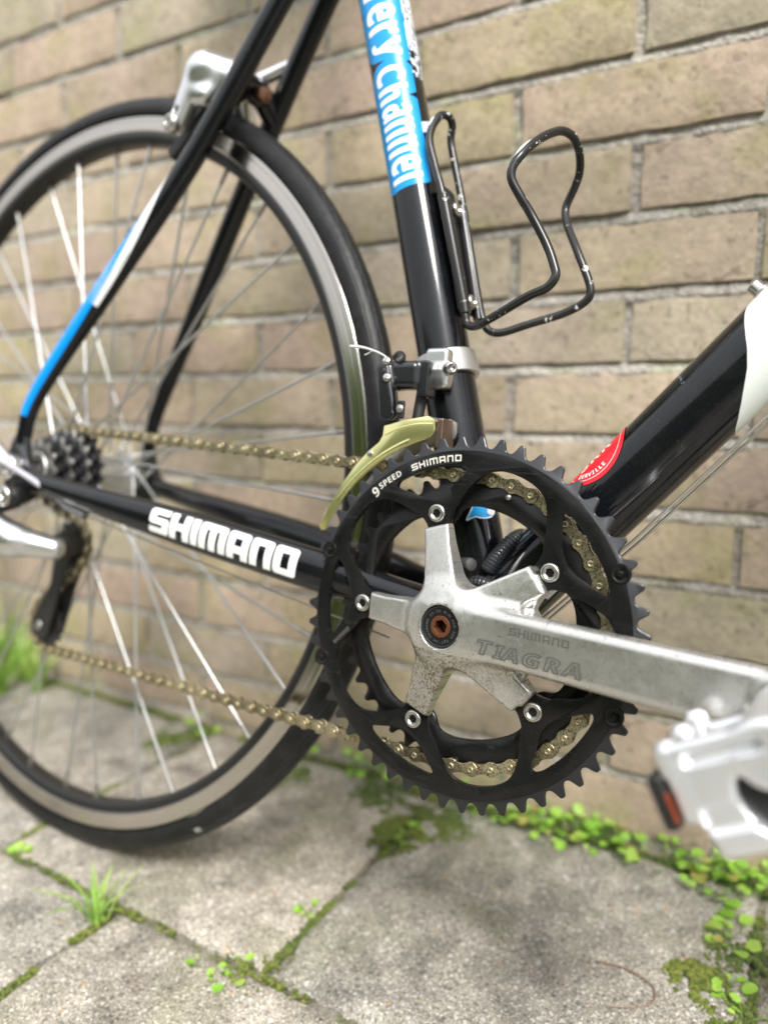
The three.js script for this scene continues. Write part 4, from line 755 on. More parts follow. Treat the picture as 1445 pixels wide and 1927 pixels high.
// --- front derailleur
{
  const fd = bg('front_derailleur', 'front derailleur with chromed cage clamped to the seat tube'), Z = V(0, 0, 1);
  const arcPts = (r, a0, a1, n) => Array.from({ length: n + 1 }, (_, i) => { const a = mix(a0, a1, i / n) * D2R; return [r * Math.cos(a), r * Math.sin(a)]; });
  const cage = (dx, z, th, mat, name) => {
    const out = [[-61.8, 113.2], [-48.2, 117.1], [-30.9, 120], [-26, 117.8], [-25.6, 112], [-26.6, 108.4], ...arcPts(110.6, 104.8, 156.2, 16), [-104.4, 44.2], [-106.3, 46.8], [-102.3, 55.5], [-97, 64.6], [-89.5, 77], [-80.7, 88.4], [-72, 97.2], [-64.6, 103.2], [-62.2, 107.4]];
    const s = new THREE.Shape(out.map(([x, y]) => new THREE.Vector2((x + dx) / 1000, y / 1000)));
    const m = part(fd, name, creased(extrude(s, th, z, 0.0004, 2), 0.7), mat); return m;
  };
  const chrome = M.cageMirrorTint; chrome.roughnessMap = grey(256, (u, v) => 0.55 + 0.7 * fbm(u * 30, v * 8, 4, 0, 3)); 
  const outer = cage(0, 0.0422, 0.0014, chrome, 'cage_plate');
  outer.userData.label = 'bright curved outer cage plate';
  // pressed ridge along the lower edge and the fold over the top
  part(outer, 'ridge', sweep(arcPts(113.2, 112, 146, 24).map(([x, y]) => mm(x, y, 43.5)), (t) => [0.0014, 0.0009 * Math.sin(Math.PI * clamp(0.06 + 0.88 * t))], { seg: 10 }), chrome);
  part(outer, 'rivet', lathe([[0, 0], [0.0022, 0], [0.0020, 0.0007], [0, 0.0009]], 16, Z, mm(-70.5, 95.5, 43.6)), M.steel); part(outer, 'fold_line', sweep(spline([mm(-60.5, 108, 43.5), mm(-50, 112.3, 43.6), mm(-38, 114.8, 43.6), mm(-27.5, 115.2, 43.5)], 12), [0.0007, 0.0005], { seg: 8 }), chrome);
  const fold = nets((x, y, z) => { const t = clamp((x + 62) / 31), top = mix(113.4, 120, t); return sdBox(x + 46.5, y - top + 1.2, z - 36.5, 15.5, 1.5, 7.0, 0.8); }, [-66, 106, 26], [-26, 124, 48], 0.9);
  part(fd, 'cage_bridge', fold, M.steel);
  cage(7, 0.0275, 0.0014, M.dullSteel, 'cage_plate_001');
  const tail = nets((x, y, z) => sdBox(x + 23.5, y - 110, z - 34, 2.2, 9, 8, 0.8), [-30, 98, 22], [-18, 122, 46], 0.9); part(fd, 'cage_tail', tail, std({ color: C(0.30, 0.22, 0.18), roughness: 0.35, metalness: 1 }));
  // linkage
  const link = nets((x, y, z) => {
    let d = sdBox(x + 53, y - 145.5, z - 36, 11, 9, 6.5, 4.5);
    d = smin(d, sdBox(x + 39.8, y - 143.5, z - 29, 3.6, 11, 10, 1), 2);
    d = smin(d, sdCaps(x, y, z * 1, [-66, 149, 41], [-60, 122, 43], 5.2, 5.8) , 2);
    d = smax(d, Math.abs(z - 36) - 9.2, 1.5);
    return smax(d, -sdBox(x + 49, y - 129, z - 38, 6.5, 7.5, 20, 2), 1);
  }, [-76, 112, 16], [-32, 160, 52], 1.0);
  part(fd, 'linkage', link, M.darkPaint, 'glossy black linkage');
  part(fd, 'inner_link', nets((x, y, z) => Math.min(sdCaps(x, y, z, [-44, 138, 30], [-45, 118, 32], 3.6, 3.6), sdBox(x + 50.5, y - 123.5, z - 43.5, 2.6, 5.6, 1.2, 1)), [-56, 110, 24], [-38, 144, 47], 0.8), M.black);
  part(fd, 'link_pin', lathe([[0, 0], [0.0024, 0], [0.0024, 0.0012], [0, 0.0016]], 16, Z, mm(-50.3, 124, 44.4)), M.dullSteel);
  // clamp band round the seat tube, its lug and bolt
  const cs = 0.1625, c0 = O0.clone().addScaledVector(stDir, cs);
  part(fd, 'clamp_band', lathe([[RS + 0.0002, -0.0076], [RS + 0.0028, -0.0076], [RS + 0.0034, -0.0068], [RS + 0.0034, 0.0068], [RS + 0.0028, 0.0076], [RS + 0.0002, 0.0076]], 48, stDir, c0), M.satin);
  part(fd, 'clamp_lug', nets((x, y, z) => { const rt = Math.hypot(0, 0); let d = sdBox(x + 39, y - 154, z - 21, 8.2, 11, 5.2, 3); d = smin(d, sdBox(x + 35, y - 146, z - 23, 6, 7, 4.6, 3), 4); return d; }, [-52, 134, 10], [-6, 170, 32], 0.9), M.alu, 'silver clamp lug');
  const bd = V(0.75, -0.05, 0.75).normalize();
  part(fd, 'clamp_bolt', lathe([[0, -0.003], [0.0042, -0.003], [0.0044, 0.0002], [0.0040, 0.0028], [0.0030, 0.0040], [0.0021, 0.0042], [0.0019, 0.0022], [0, 0.0022]], 22, bd, mm(-27.5, 151.5, 27.5)), M.steel);
  // two cross-headed limit screws and the cable pinch
  for (const [x, y, z] of [[-63.3, 153.5, 44], [-61.2, 143, 45]]) {
    const at = mm(x, y, z), d = V(0.25, 0.28, 1).normalize();
    const sc = part(fd, 'limit_screw', lathe([[0, -0.008], [0.0016, -0.008], [0.0016, 0], [0.0027, 0], [0.0027, 0.0011], [0.0019, 0.0019], [0, 0.0021]], 20, d, at), M.steel);
    const q = new THREE.Quaternion().setFromUnitVectors(Z, d); const bx = [new THREE.BoxGeometry(0.0036, 0.0009, 0.0012), new THREE.BoxGeometry(0.0009, 0.0036, 0.0012)].map((g) => { g.rotateZ(0.5); g.applyQuaternion(q); const c = at.clone().addScaledVector(d, 0.0017); g.translate(c.x, c.y, c.z); return g; });
    part(sc, 'cross_slot', merge(bx), M.dullSteel);
  }
  part(fd, 'pinch_bolt', merge([lathe([[0, -0.003], [0.004, -0.003], [0.004, 0.001], [0.003, 0.0022], [0, 0.0024]], 18, V(-0.6, 0.2, 0.7), mm(-66, 147.5, 42)), sweep(spline([mm(-62, 157, 36), mm(-58, 158.5, 38), mm(-55, 156, 40), mm(-57, 153, 42)], 10), 0.0026, { seg: 12 })]), M.black);
  const strand = (p, r) => sweep(spline(p, 14), r, { seg: 7 });
  part(fd, 'cable_end', merge([strand([mm(-63, 155.5, 43), mm(-69, 158.6, 44), mm(-76, 161, 45), mm(-83, 162.6, 46), mm(-90, 163, 47)], (t) => mix(0.0005, 0.0010, t)), strand([mm(-74, 160.4, 45), mm(-76.5, 158.8, 45), mm(-79, 157.4, 46)], 0.00035)]), std({ color: C(0.72, 0.73, 0.72), roughness: 0.4, metalness: 0.4 }), 'short frayed end of pale cable');
}
// --- bottle cage
{
  const bc = bg('bottle_cage', 'empty black wire bottle cage with chipped paint');
  const near = [[-63.8, 325.5, 0], [-65.9, 316.8, 7], [-65.5, 304.7, 11.5], [-59.3, 286.7, 12.5], [-51.3, 265.9, 12.8], [-29.7, 188.7, 9.5], [-27.2, 182.2, 9.5], [-21.1, 180.5, 11], [-6.7, 183.9, 17], [19.6, 192.9, 25.5], [30.8, 196.5, 27], [34.8, 202.6, 26.5], [32.6, 210.2, 26], [27.9, 220.7, 26], [18.1, 238.1, 29], [12, 248.1, 33], [6.7, 258.4, 36], [6.8, 264.4, 36], [10.7, 272.6, 33], [15.1, 286, 20], [18.8, 294.7, 8], [21.6, 298.3, 0]];
  const farp = [[21.6, 298.3, 0], [24.9, 297.7, -8], [25.4, 292.4, -20], [22.8, 285.4, -30], [19.3, 279, -34], [13.4, 266.3, -36], [15.2, 257.4, -34], [27.1, 233.8, -27], [37.6, 210.5, -26], [37.8, 204.6, -26], [33.5, 200.2, -26], [22.3, 194.7, -25], [2.8, 187.4, -18], [-15.4, 180.9, -11], [-22, 182.9, -9.5], [-26, 189.3, -9.5], [-28, 193.9, -9.5], [-49.8, 267.6, -12.8], [-59.5, 300.2, -12.5], [-62.7, 314.3, -11.5], [-60.9, 321.7, -9], [-61, 325.1, -4], [-63.8, 325.5, 0]];
  const all = [...near, ...farp.slice(1, -1)].map((p) => mm(...p));
  const curve = new THREE.CatmullRomCurve3(all, true, 'centripetal'), pts = curve.getSpacedPoints(420);
  const wireMap = tex(512, (u, v) => { const a = fbm(u * 40, v * 26, 4, 0, 3), chip = sstep(0.745, 0.76, fbm(u * 4, v * 70, 4, 0, 8)) * sstep(0.42, 0.55, fbm(u * 1.5, v * 5, 2, 0, 18)), d = 0.011 + 0.01 * a; return [mix(d, 0.62, chip), mix(d, 0.61, chip), mix(d, 0.58, chip)]; });
  wireMap.repeat.set(60, 5.5);
  const coat = std({ color: C(1), map: wireMap, roughness: 0.27 });
  part(bc, 'wire', sweep(pts, 0.00262, { seg: 16, cap: false, up: V(0.3, 0.2, 1) }), coat, 'bent black wire with white chips');
  // pale strips along the upper left of the bends
  const paleStrip = (p, r, o) => { const c = new THREE.CatmullRomCurve3(p.map((q) => mm(q[0], q[1], q[2])), false, 'centripetal'); return sweep(c.getSpacedPoints(14).map((q) => q.clone().add(o)), (t) => [0.0018 * Math.sin(Math.PI * clamp(0.08 + 0.84 * t)), 0.0016 * Math.sin(Math.PI * clamp(0.08 + 0.84 * t))], { seg: 8 }); };
  part(bc, 'pale_patch', merge([paleStrip(near.slice(0, 3), 0.001, V(-0.0009, 0.0013, 0.0008)), paleStrip(near.slice(17, 20), 0.001, V(-0.0010, 0.0013, 0.0008))]), std({ color: C(0.72, 0.72, 0.70), roughness: 0.4, metalness: 0.3 }));
  for (const s of [1, -1]) part(bc, s > 0 ? 'sleeve' : 'sleeve_001', sweep(line(mm(-51, 267 + (s > 0 ? -1 : 0), 12.8 * s), mm(-29.3, 189.5, 9.5 * s), 10), 0.0036, { seg: 20 }), coat);
  const a = mm(-54, 276, 0), b = mm(-31.5, 193, 0), dir = b.clone().sub(a).normalize();
  part(bc, 'mount_plate', merge([sweep(line(a, b, 8), [0.0012, 0.0105], { seg: 12, pow: 6, up: V(0, 0, 1) })]).translate(-0.0026, -0.0007, 0), M.black);
  for (const t of [0.19, 0.93]) { const p = a.clone().lerp(b, t).add(V(0.001, 0, 0)); const m = part(bc, 'cage_bolt', lathe([[0, -0.012], [0.0032, -0.012], [0.0032, 0], [0.0048, 0], [0.0048, 0.0022], [0.0036, 0.0034], [0.0022, 0.0034], [0.002, 0.001], [0, 0.001]], 20, stE1, p), M.steel); }
}
// --- rear derailleur
{
  const rd = bg('rear_derailleur', 'rear derailleur with silver body and black cage');
  part(rd, 'body', nets((x, y, z) => { return smin(sdCaps(x, y, z, [-432, 26, 98], [-396, 8, 78], 15, 14), sdCaps(x, y, z, [-396, 8, 78], [-373, 3, 56], 13, 9.5), 5); }, [-450, -14, 42], [-360, 46, 118], 2), M.alu, 'silver derailleur body');
  part(rd, 'knuckle', nets((x, y, z) => Math.min(sdCaps(x, y, z, [-410, 48, 62], [-403, 44, 76], 10, 9), sdCaps(x, y, z, [-405, 40, 74], [-428, 28, 92], 7, 7)), [-442, 16, 44], [-388, 62, 104], 1.8), M.black);
  part(rd, 'mount_bolt', lathe([[0, 0], [0.0085, 0], [0.0085, 0.003], [0.0065, 0.0045], [0.0035, 0.0045], [0.003, 0.001], [0, 0.001]], 22, V(0.2, 0, 1), mm(-401.5, 44, 84.5)), M.steel);
  for (const z of [13, 28]) part(rd, 'cage_plate', nets((x, y, zz) => ext(Math.min(sdCaps(x, y, 0, [-396, 6, 0], [-408, -36, 0], 12, 7), sdCaps(x, y, 0, [-408, -36, 0], [-426, -73, 0], 7, 13)), Math.abs(zz - z) - 1.4, 0.6), [-446, -92, z - 4], [-380, 22, z + 4], 1.4), M.blackPlastic);
  part(rd, 'cage_pivot', nets((x, y, z) => sdCaps(x, y, z, [-386, 4, 28], [-380, 4, 46], 9.5, 10.5), [-402, -10, 14], [-364, 20, 60], 1.8), M.black);
  for (const [x, y] of [[-398, 4], [-426, -73.5]]) {
    const s = new THREE.Shape(); for (let i = 0; i < 66; i++) { const q = i / 66 * 2 * Math.PI, r = 0.0198 + 0.0026 * Math.max(-0.4, Math.cos(i / 66 * 11 * 2 * Math.PI)); const p = polar(r, q); i ? s.lineTo(p.x, p.y) : s.moveTo(p.x, p.y); } const h = new THREE.Path(); h.absarc(0, 0, 0.004, 0, 7); s.holes.push(h);
    const g = extrude(s, 0.0022, 0.0195, 0.0003, 1); g.translate(x / 1000, y / 1000, 0); part(rd, 'jockey_wheel', g, M.blackPlastic);
    part(rd, 'jockey_bolt', lathe([[0, 0], [0.0042, 0], [0.0042, 0.0016], [0.003, 0.0024], [0, 0.0024]], 16, V(0, 0, 1), mm(x, y, 29.4)), M.steel);
  }
  part(rd, 'cable_housing', sweep(spline([mm(-342, 38.5, 60), mm(-352, 42, 63), mm(-370, 53, 70), mm(-395, 68, 84), mm(-425, 78, 94), mm(-455, 70, 96), mm(-466, 50, 92), mm(-458, 36, 88)], 40), 0.0026, { seg: 12 }), std({ color: C(0.42, 0.42, 0.46), roughness: 0.35 }));
  part(rd, 'housing_ferrule', merge([cyl(mm(-352, 42, 63), mm(-340, 37, 60), 0.0036, 14), cyl(mm(-340, 37, 60), mm(-331, 33.6, 57.5), 0.0042, 14)]), std({ color: C(0.3, 0.3, 0.32), roughness: 0.35, metalness: 0.8 }));
  part(rd, 'bare_cable', cyl(mm(-331, 33.6, 57.5), mm(-60, -22, 20), 0.0006, 6), M.dullSteel);
  // quick release of the rear wheel
  part(bg('quick_release'), 'axle_nut', merge([lathe([[0, 0.068], [0.0095, 0.068], [0.0105, 0.071], [0.0105, 0.078], [0.0085, 0.081], [0, 0.081]], 22, V(0, 0, 1), mm(-410.6, 67.8, 0)), nets((x, y, z) => sdCaps(x, y, z, [-410, 68, 76], [-440, 92, 82], 8, 6), [-452, 54, 64], [-396, 104, 92], 2)]), M.alu);
}
// --- rear brake
{
  const br = bg('rear_brake', 'silver caliper brake over the rear tyre');
  part(br, 'near_arm', nets((x, y, z) => { let d = sdCaps(x, y, z, [-250, 390, 6], [-267, 390, 24], 12, 14); d = smin(d, sdCaps(x, y, z, [-272, 386, 28], [-286, 350, 31], 9.5, 7.5), 6); d = smin(d, sdCaps(x, y, z, [-258, 384, 16], [-266, 370, 24], 11, 9), 6); return smax(d, -sdCaps(x, y, z, [-281, 366, 20], [-285, 352, 46], 2.6, 2.6), 1); }, [-300, 330, -16], [-228, 416, 48], 1.8), M.alu);
  part(br, 'far_arm', nets((x, y, z) => smin(sdCaps(x, y, z, [-258, 388, -6], [-212, 411, -26], 6, 5), sdCaps(x, y, z, [-262, 388, -8], [-270, 348, -30], 8, 6), 6), [-286, 332, -44], [-200, 424, 8], 1.8), M.alu);
  part(br, 'brake_pad', nets((x, y, z) => { const a = 0.62, u = (x + 287) * Math.cos(a) + (y - 346) * Math.sin(a), v = -(x + 287) * Math.sin(a) + (y - 346) * Math.cos(a); return sdBox(u, v, z - 17, 24, 5.5, 5, 2); }, [-316, 320, 8], [-258, 372, 26], 1.6), M.black);
  part(br, 'pad_bolt', lathe([[0, 0], [0.0075, 0], [0.0075, 0.005], [0.005, 0.0075], [0.003, 0.0075], [0.0028, 0.003], [0, 0.003]], 20, V(0, 0, 1), mm(-288, 348, 33)), M.steel);
  part(br, 'pivot_bolt', lathe([[0, 0], [0.006, 0], [0.006, 0.006], [0.004, 0.008], [0, 0.008]], 18, V(0.9, -0.35, 0.1), mm(-230, 375, 0)), M.rust);
  part(br, 'barrel_adjuster', merge([cyl(mm(-212, 411, -26), mm(-208, 421, -26), 0.0052, 14), cyl(mm(-208, 421, -26), mm(-202, 440, -26), 0.0038, 14)]), M.alu);
  part(br, 'brake_cable', sweep(spline([mm(-202, 440, -26), mm(-196, 460, -25), mm(-186, 490, -18), mm(-160, 520, -8)], 16), 0.0025, { seg: 10 }), M.black);
}
// --- pedal on the near crank
{
  const pd = bg('pedal', 'silver cage pedal with an orange reflector'), tilt = 0.5, cx = 172, cy = -6;
  // local: a forwards, b up (tilted), z outwards
  const loc = (x, y) => { const dx = x - cx, dy = y - cy; return [dx * Math.cos(tilt) - dy * Math.sin(tilt) * -1, -dx * Math.sin(tilt) + dy * Math.cos(tilt)]; };
  const body = nets((x, y, z) => {
    const [a, b] = loc(x, y);
    let d = ext(Math.hypot(a, b) - 12.5, Math.abs(z - 112) - 36, 3);
    // end frame that carries the front and rear plates
    const endp = ext(Math.max(Math.abs(a) - 36 + 0.24 * Math.max(0, -b), Math.abs(b + 10) - 21), Math.abs(z - 142) - 4.5, 3);
    const win = ext(Math.hypot((a - 2) / 1.15, b + 13) - 15.5, Math.abs(z - 142) - 20, 1);
    d = smin(d, smax(endp, -win, 2), 3);
    d = smax(d, -sdBox(a + 21, b + 17, z - 147, 9, 4.5, 3, 1.5), 1.2); d = smax(d, -sdBox(a + 14, b - 4.5, z - 147, 14, 2.2, 3, 1.2), 1);
    d = smin(d, ext(Math.max(Math.abs(a) - 30, Math.abs(b + 6) - 12), Math.abs(z - 88) - 4, 3), 3);
    for (const s of [1, -1]) d = smin(d, sdBox(a - 33.5 * s, b + 7, z - 115, 3.2, 10, 31, 1.6), 3);
    return d;
  }, [122, -60, 74], [224, 46, 152], 1.7);
  part(pd, 'pedal_body', body, M.mould);
  const inv = (a, b, z) => mm(cx + a * Math.cos(tilt) - b * Math.sin(tilt), cy + a * Math.sin(tilt) + b * Math.cos(tilt), z);
  for (const s of [-1, 1]) for (const z of [85, 113, 141]) part(pd, 'grip_tooth', sweep(line(inv(33.5 * s, 0, z), inv(33.5 * s, 12, z), 5), (t) => [mix(0.0058, 0.0050, t) * (t > 0.95 ? 0.6 : 1), mix(0.0062, 0.0052, t) * (t > 0.95 ? 0.6 : 1)], { seg: 14 }), M.mould);
  part(pd, 'reflector_holder', nets((x, y, z) => { const [a, b] = loc(x, y); return sdBox(a + 41, b + 8, z - 136, 3.0, 10, 11, 1.5); }, [112, -72, 106], [156, 6, 152], 1.5), M.blackPlastic);
  part(pd, 'reflector', nets((x, y, z) => { const [a, b] = loc(x, y); return sdBox(a + 38.6, b + 10, z - 146.4, 0.8, 5.5, 1.4, 0.4); }, [118, -66, 140], [156, 4, 152], 0.9), M.orange);
  { const c = inv(2, -13, 139); part(pd, 'dust_cap', lathe([[0.0185, -0.004], [0.0185, 0], [0.016, 0.001], [0, 0.0012]], 28, V(0, 0, 1), c), M.blackPlastic); }
  part(pd, 'spindle', cyl(mm(172, -6, 60), mm(172, -6, 90), 0.0072, 18), M.steel);
}
// --- gear cables under the down tube
{
  const off = (s, d, z) => O0.clone().addScaledVector(dtDir, s).addScaledVector(dtE1, -d).add(V(0, 0, z));
  for (const [d, z] of [[0.0275, 0.005], [0.0285, -0.006]]) bp('gear_cable', sweep([off(0.02, d - 0.003, z), off(0.10, d, z), off(0.45, d, z)], 0.00085, { seg: 8 }), std({ color: C(0.55, 0.54, 0.50), roughness: 0.35, metalness: 0.9 }));
  // serial label under the tube end
  const t = canvasTex(256, 64, (g) => { g.fillStyle = 'rgb(228,230,230)'; g.fillRect(0, 0, 256, 64); g.fillStyle = 'rgb(30,30,32)'; for (let i = 0; i < 40; i++) if (hash3(i, 1, 3) > 0.42) g.fillRect(70 + i * 4, 12, 3, 26); });
  const lg = tubePatch(O0, dtDir, dtE1, RD + 0.0002, 0.040, 0.075, -62 * D2R, -36 * D2R, 8, 8);
  { const uv = lg.attributes.uv; for (let i = 0; i < uv.count; i++) { const u = uv.getX(i), v = uv.getY(i); uv.setXY(i, v, u); } }
  bp('serial_label', lg, std({ map: t, roughness: 0.4 }));
}
shade(bike);

// ---------------------------------------------------------------- weeds, grass and moss
const leafM = [[0.32, 0.60, 0.06], [0.38, 0.64, 0.09], [0.26, 0.52, 0.05], [0.43, 0.64, 0.11], [0.42, 0.40, 0.10]].map((c) => phy({ color: C(...c), roughness: 0.5, transmission: 0.35, thickness: 0, side: THREE.DoubleSide }));
const stemM = std({ color: C(0.14, 0.22, 0.05), roughness: 0.7 });
const leafG = []; for (let q = 0; q < 4; q++) { // round leaflet, slightly cupped, stalk at the origin, blade towards +x
  const pos = [0.5, 0.03, 0], idx = [], n = 18, uv = [0.5, 0.5];
  for (let i = 0; i < n; i++) { const a = i / n * 2 * Math.PI, r = 0.5 * (1 + [0.05, 0.16, 0.10, 0.22][q] * Math.cos([2, 3, 5, 3][q] * a)) * (1 - 0.14 * Math.cos(a)); pos.push(0.5 + r * Math.cos(a), 0.03 + 0.11 * Math.sin(a) ** 2 - 0.06 * Math.cos(a), r * 0.92 * Math.sin(a)); uv.push(0.5, 0.5); }
  for (let i = 0; i < n; i++) idx.push(0, 1 + (i + 1) % n, 1 + i);
  const g = new THREE.BufferGeometry(); g.setAttribute('position', new THREE.Float32BufferAttribute(pos, 3)); g.setAttribute('uv', new THREE.Float32BufferAttribute(uv, 2)); g.setIndex(idx); g.computeVertexNormals(); leafG.push(g);
}
function weed(x, z, n, spread, tall, size, label, group) {
  const p = thing(new THREE.Group(), 'weed', label, 'weed', group); p.position.set(x, -0.004, z);
  const stems = []; let k = 0;
  for (let i = 0; i < n; i++) {
    const a = rr(0, 6.28), r = spread * Math.sqrt(rnd()), h = tall * rr(0.35, 1) * (1 - 0.35 * r / spread), top = V(r * Math.cos(a), h, r * Math.sin(a));
    if (top.z + z + 0.0515 * (top.x + x) < WALLZ + 0.004) top.z = WALLZ + 0.004 - z - 0.0515 * (top.x + x);
    stems.push(sweep([V(0.15 * top.x, 0, 0.15 * top.z), V(0.55 * top.x, 0.65 * h, 0.55 * top.z), top], 0.0005, { seg: 5, cap: false }));
    const m = part(p, k ? `leaf_${String(k).padStart(3, '0')}` : 'leaf', leafG[(i + k) % 4], leafM[rnd() < 0.05 ? 4 : Math.floor(rnd() * 4)]); k++;
    m.position.copy(top); m.rotation.set(rr(-0.5, 0.5), a * -1 + rr(-0.6, 0.6), rr(-0.1, 0.5)); m.scale.setScalar(size * rr(0.45, 1.3)); m.position.y -= 0.0005;
  }
  part(p, 'stem', merge(stems), stemM); return shade(p);
}
const wallSets = [[0.15, 'low leafy weed at the wall foot behind the rear wheel', 'weeds behind the rear wheel'], [0.25, 'low leafy weed at the wall foot between rear tyre and chainring', 'weeds between tyre and chainring'], [0.38, 'leafy weed at the wall foot below the chainring', 'weeds below the chainring'], [0.50, 'leafy weed at the wall foot between chainring and pedal', 'weeds between chainring and pedal'], [9, 'leafy weed at the wall foot below the pedal', 'weeds below the pedal']];
for (const [x, z, n] of [[0.17, -0.236, 9], [0.205, -0.240, 7], [0.295, -0.243, 9], [0.332, -0.243, 13], [0.366, -0.247, 15], [0.393, -0.246, 13], [0.414, -0.247, 15], [0.437, -0.248, 13], [0.455, -0.249, 9], [0.486, -0.250, 8], [0.519, -0.252, 13], [0.535, -0.250, 14], [0.556, -0.253, 12], [-0.04, -0.222, 7], [0.06, -0.228, 6], [0.10, -0.225, 7]])
  weed(x, z, Math.round(n * 1.35), 0.023, 0.030, 0.0092, ...wallSets.find((q) => x < q[0]).slice(1));
weed(0.523, -0.228, 12, 0.020, 0.016, 0.0105, 'low leafy weed spreading on the slab below the wall weeds', null);
weed(0.550, -0.186, 12, 0.018, 0.016, 0.0100, 'bright weed with lobed leaves at the mossy slab edge', null);
weed(0.548, -0.132, 7, 0.014, 0.014, 0.0085, 'sparse round-leaved weed beside the thick moss patch', null);
weed(0.565, -0.112, 6, 0.012, 0.012, 0.0085, 'tiny round-leaved weed rooted in the thick moss patch', null);
weed(0.263, -0.036, 5, 0.008, 0.012, 0.0085, 'single seedling in the slab joint below the chainring', null);
weed(0.278, -0.168, 7, 0.012, 0.012, 0.0085, 'small weed in the moss where slab joint nears the wall', null);
weed(0.241, 0.046, 6, 0.016, 0.012, 0.0065, 'thin pale seedlings in the joint before the rear wheel', 'seedlings in the slab joint');
weed(0.262, 0.040, 6, 0.016, 0.014, 0.0065, 'thin pale seedlings in the joint before the rear wheel', 'seedlings in the slab joint');
weed(-0.003, 0.045, 5, 0.008, 0.010, 0.0080, 'seedling in the joint beside the tyre', null);

const bladeM = [[0.26, 0.48, 0.06], [0.36, 0.56, 0.10], [0.44, 0.56, 0.16]].map((c) => phy({ color: C(...c), roughness: 0.55, transmission: 0.3, thickness: 0, side: THREE.DoubleSide }));
function tuft(x, z, n, len, lean, wide, label, group) {
  const p = thing(new THREE.Group(), 'grass_tuft', label, 'grass', group); p.position.set(x, -0.004, z);
  for (let i = 0; i < n; i++) {
    const a = rr(0, 6.28), L = len * rr(0.5, 1), o = lean * rr(0.3, 1), pos = [], idx = [], uv = [], S = 6, b0 = V(rr(-0.006, 0.006), 0, rr(-0.006, 0.006));
    for (let k = 0; k <= S; k++) { const t = k / S, r = L * o * t * (0.4 + 0.6 * t), h = L * Math.max(0.05, (t - 0.42 * o * t * t)), w = wide * (1 - t ** 2.2) * 0.5 + 0.0002; const cx = b0.x + r * Math.cos(a), cz = b0.z + r * Math.sin(a); pos.push(cx - w * Math.sin(a), h, cz + w * Math.cos(a), cx + w * Math.sin(a), h, cz - w * Math.cos(a)); uv.push(0, t, 1, t); }
    for (let k = 0; k < S; k++) { const q = k * 2; idx.push(q, q + 1, q + 2, q + 2, q + 1, q + 3); }
    const g = new THREE.BufferGeometry(); g.setAttribute('position', new THREE.Float32BufferAttribute(pos, 3)); g.setAttribute('uv', new THREE.Float32BufferAttribute(uv, 2)); g.setIndex(idx); g.computeVertexNormals();
    part(p, i ? `blade_${String(i).padStart(3, '0')}` : 'blade', g, bladeM[Math.floor(rnd() * 3)]);
  }
  return shade(p);
}
tuft(0.130, 0.058, 26, 0.055, 0.95, 0.0024, 'pale grass tuft in the joint in front of the rear wheel', null);
tuft(-0.335, -0.185, 40, 0.075, 0.7, 0.0050, 'long bright grass behind the rear wheel against the wall', 'grass behind the rear wheel');
tuft(-0.42, -0.180, 34, 0.17, 0.7, 0.0050, 'long bright grass behind the rear wheel against the wall', 'grass behind the rear wheel');
tuft(-0.365, -0.150, 40, 0.09, 0.8, 0.0045, 'long bright grass behind the rear wheel against the wall', 'grass behind the rear wheel');
tuft(-0.385, -0.195, 40, 0.11, 0.7, 0.0050, 'long bright grass behind the rear wheel against the wall', 'grass behind the rear wheel');

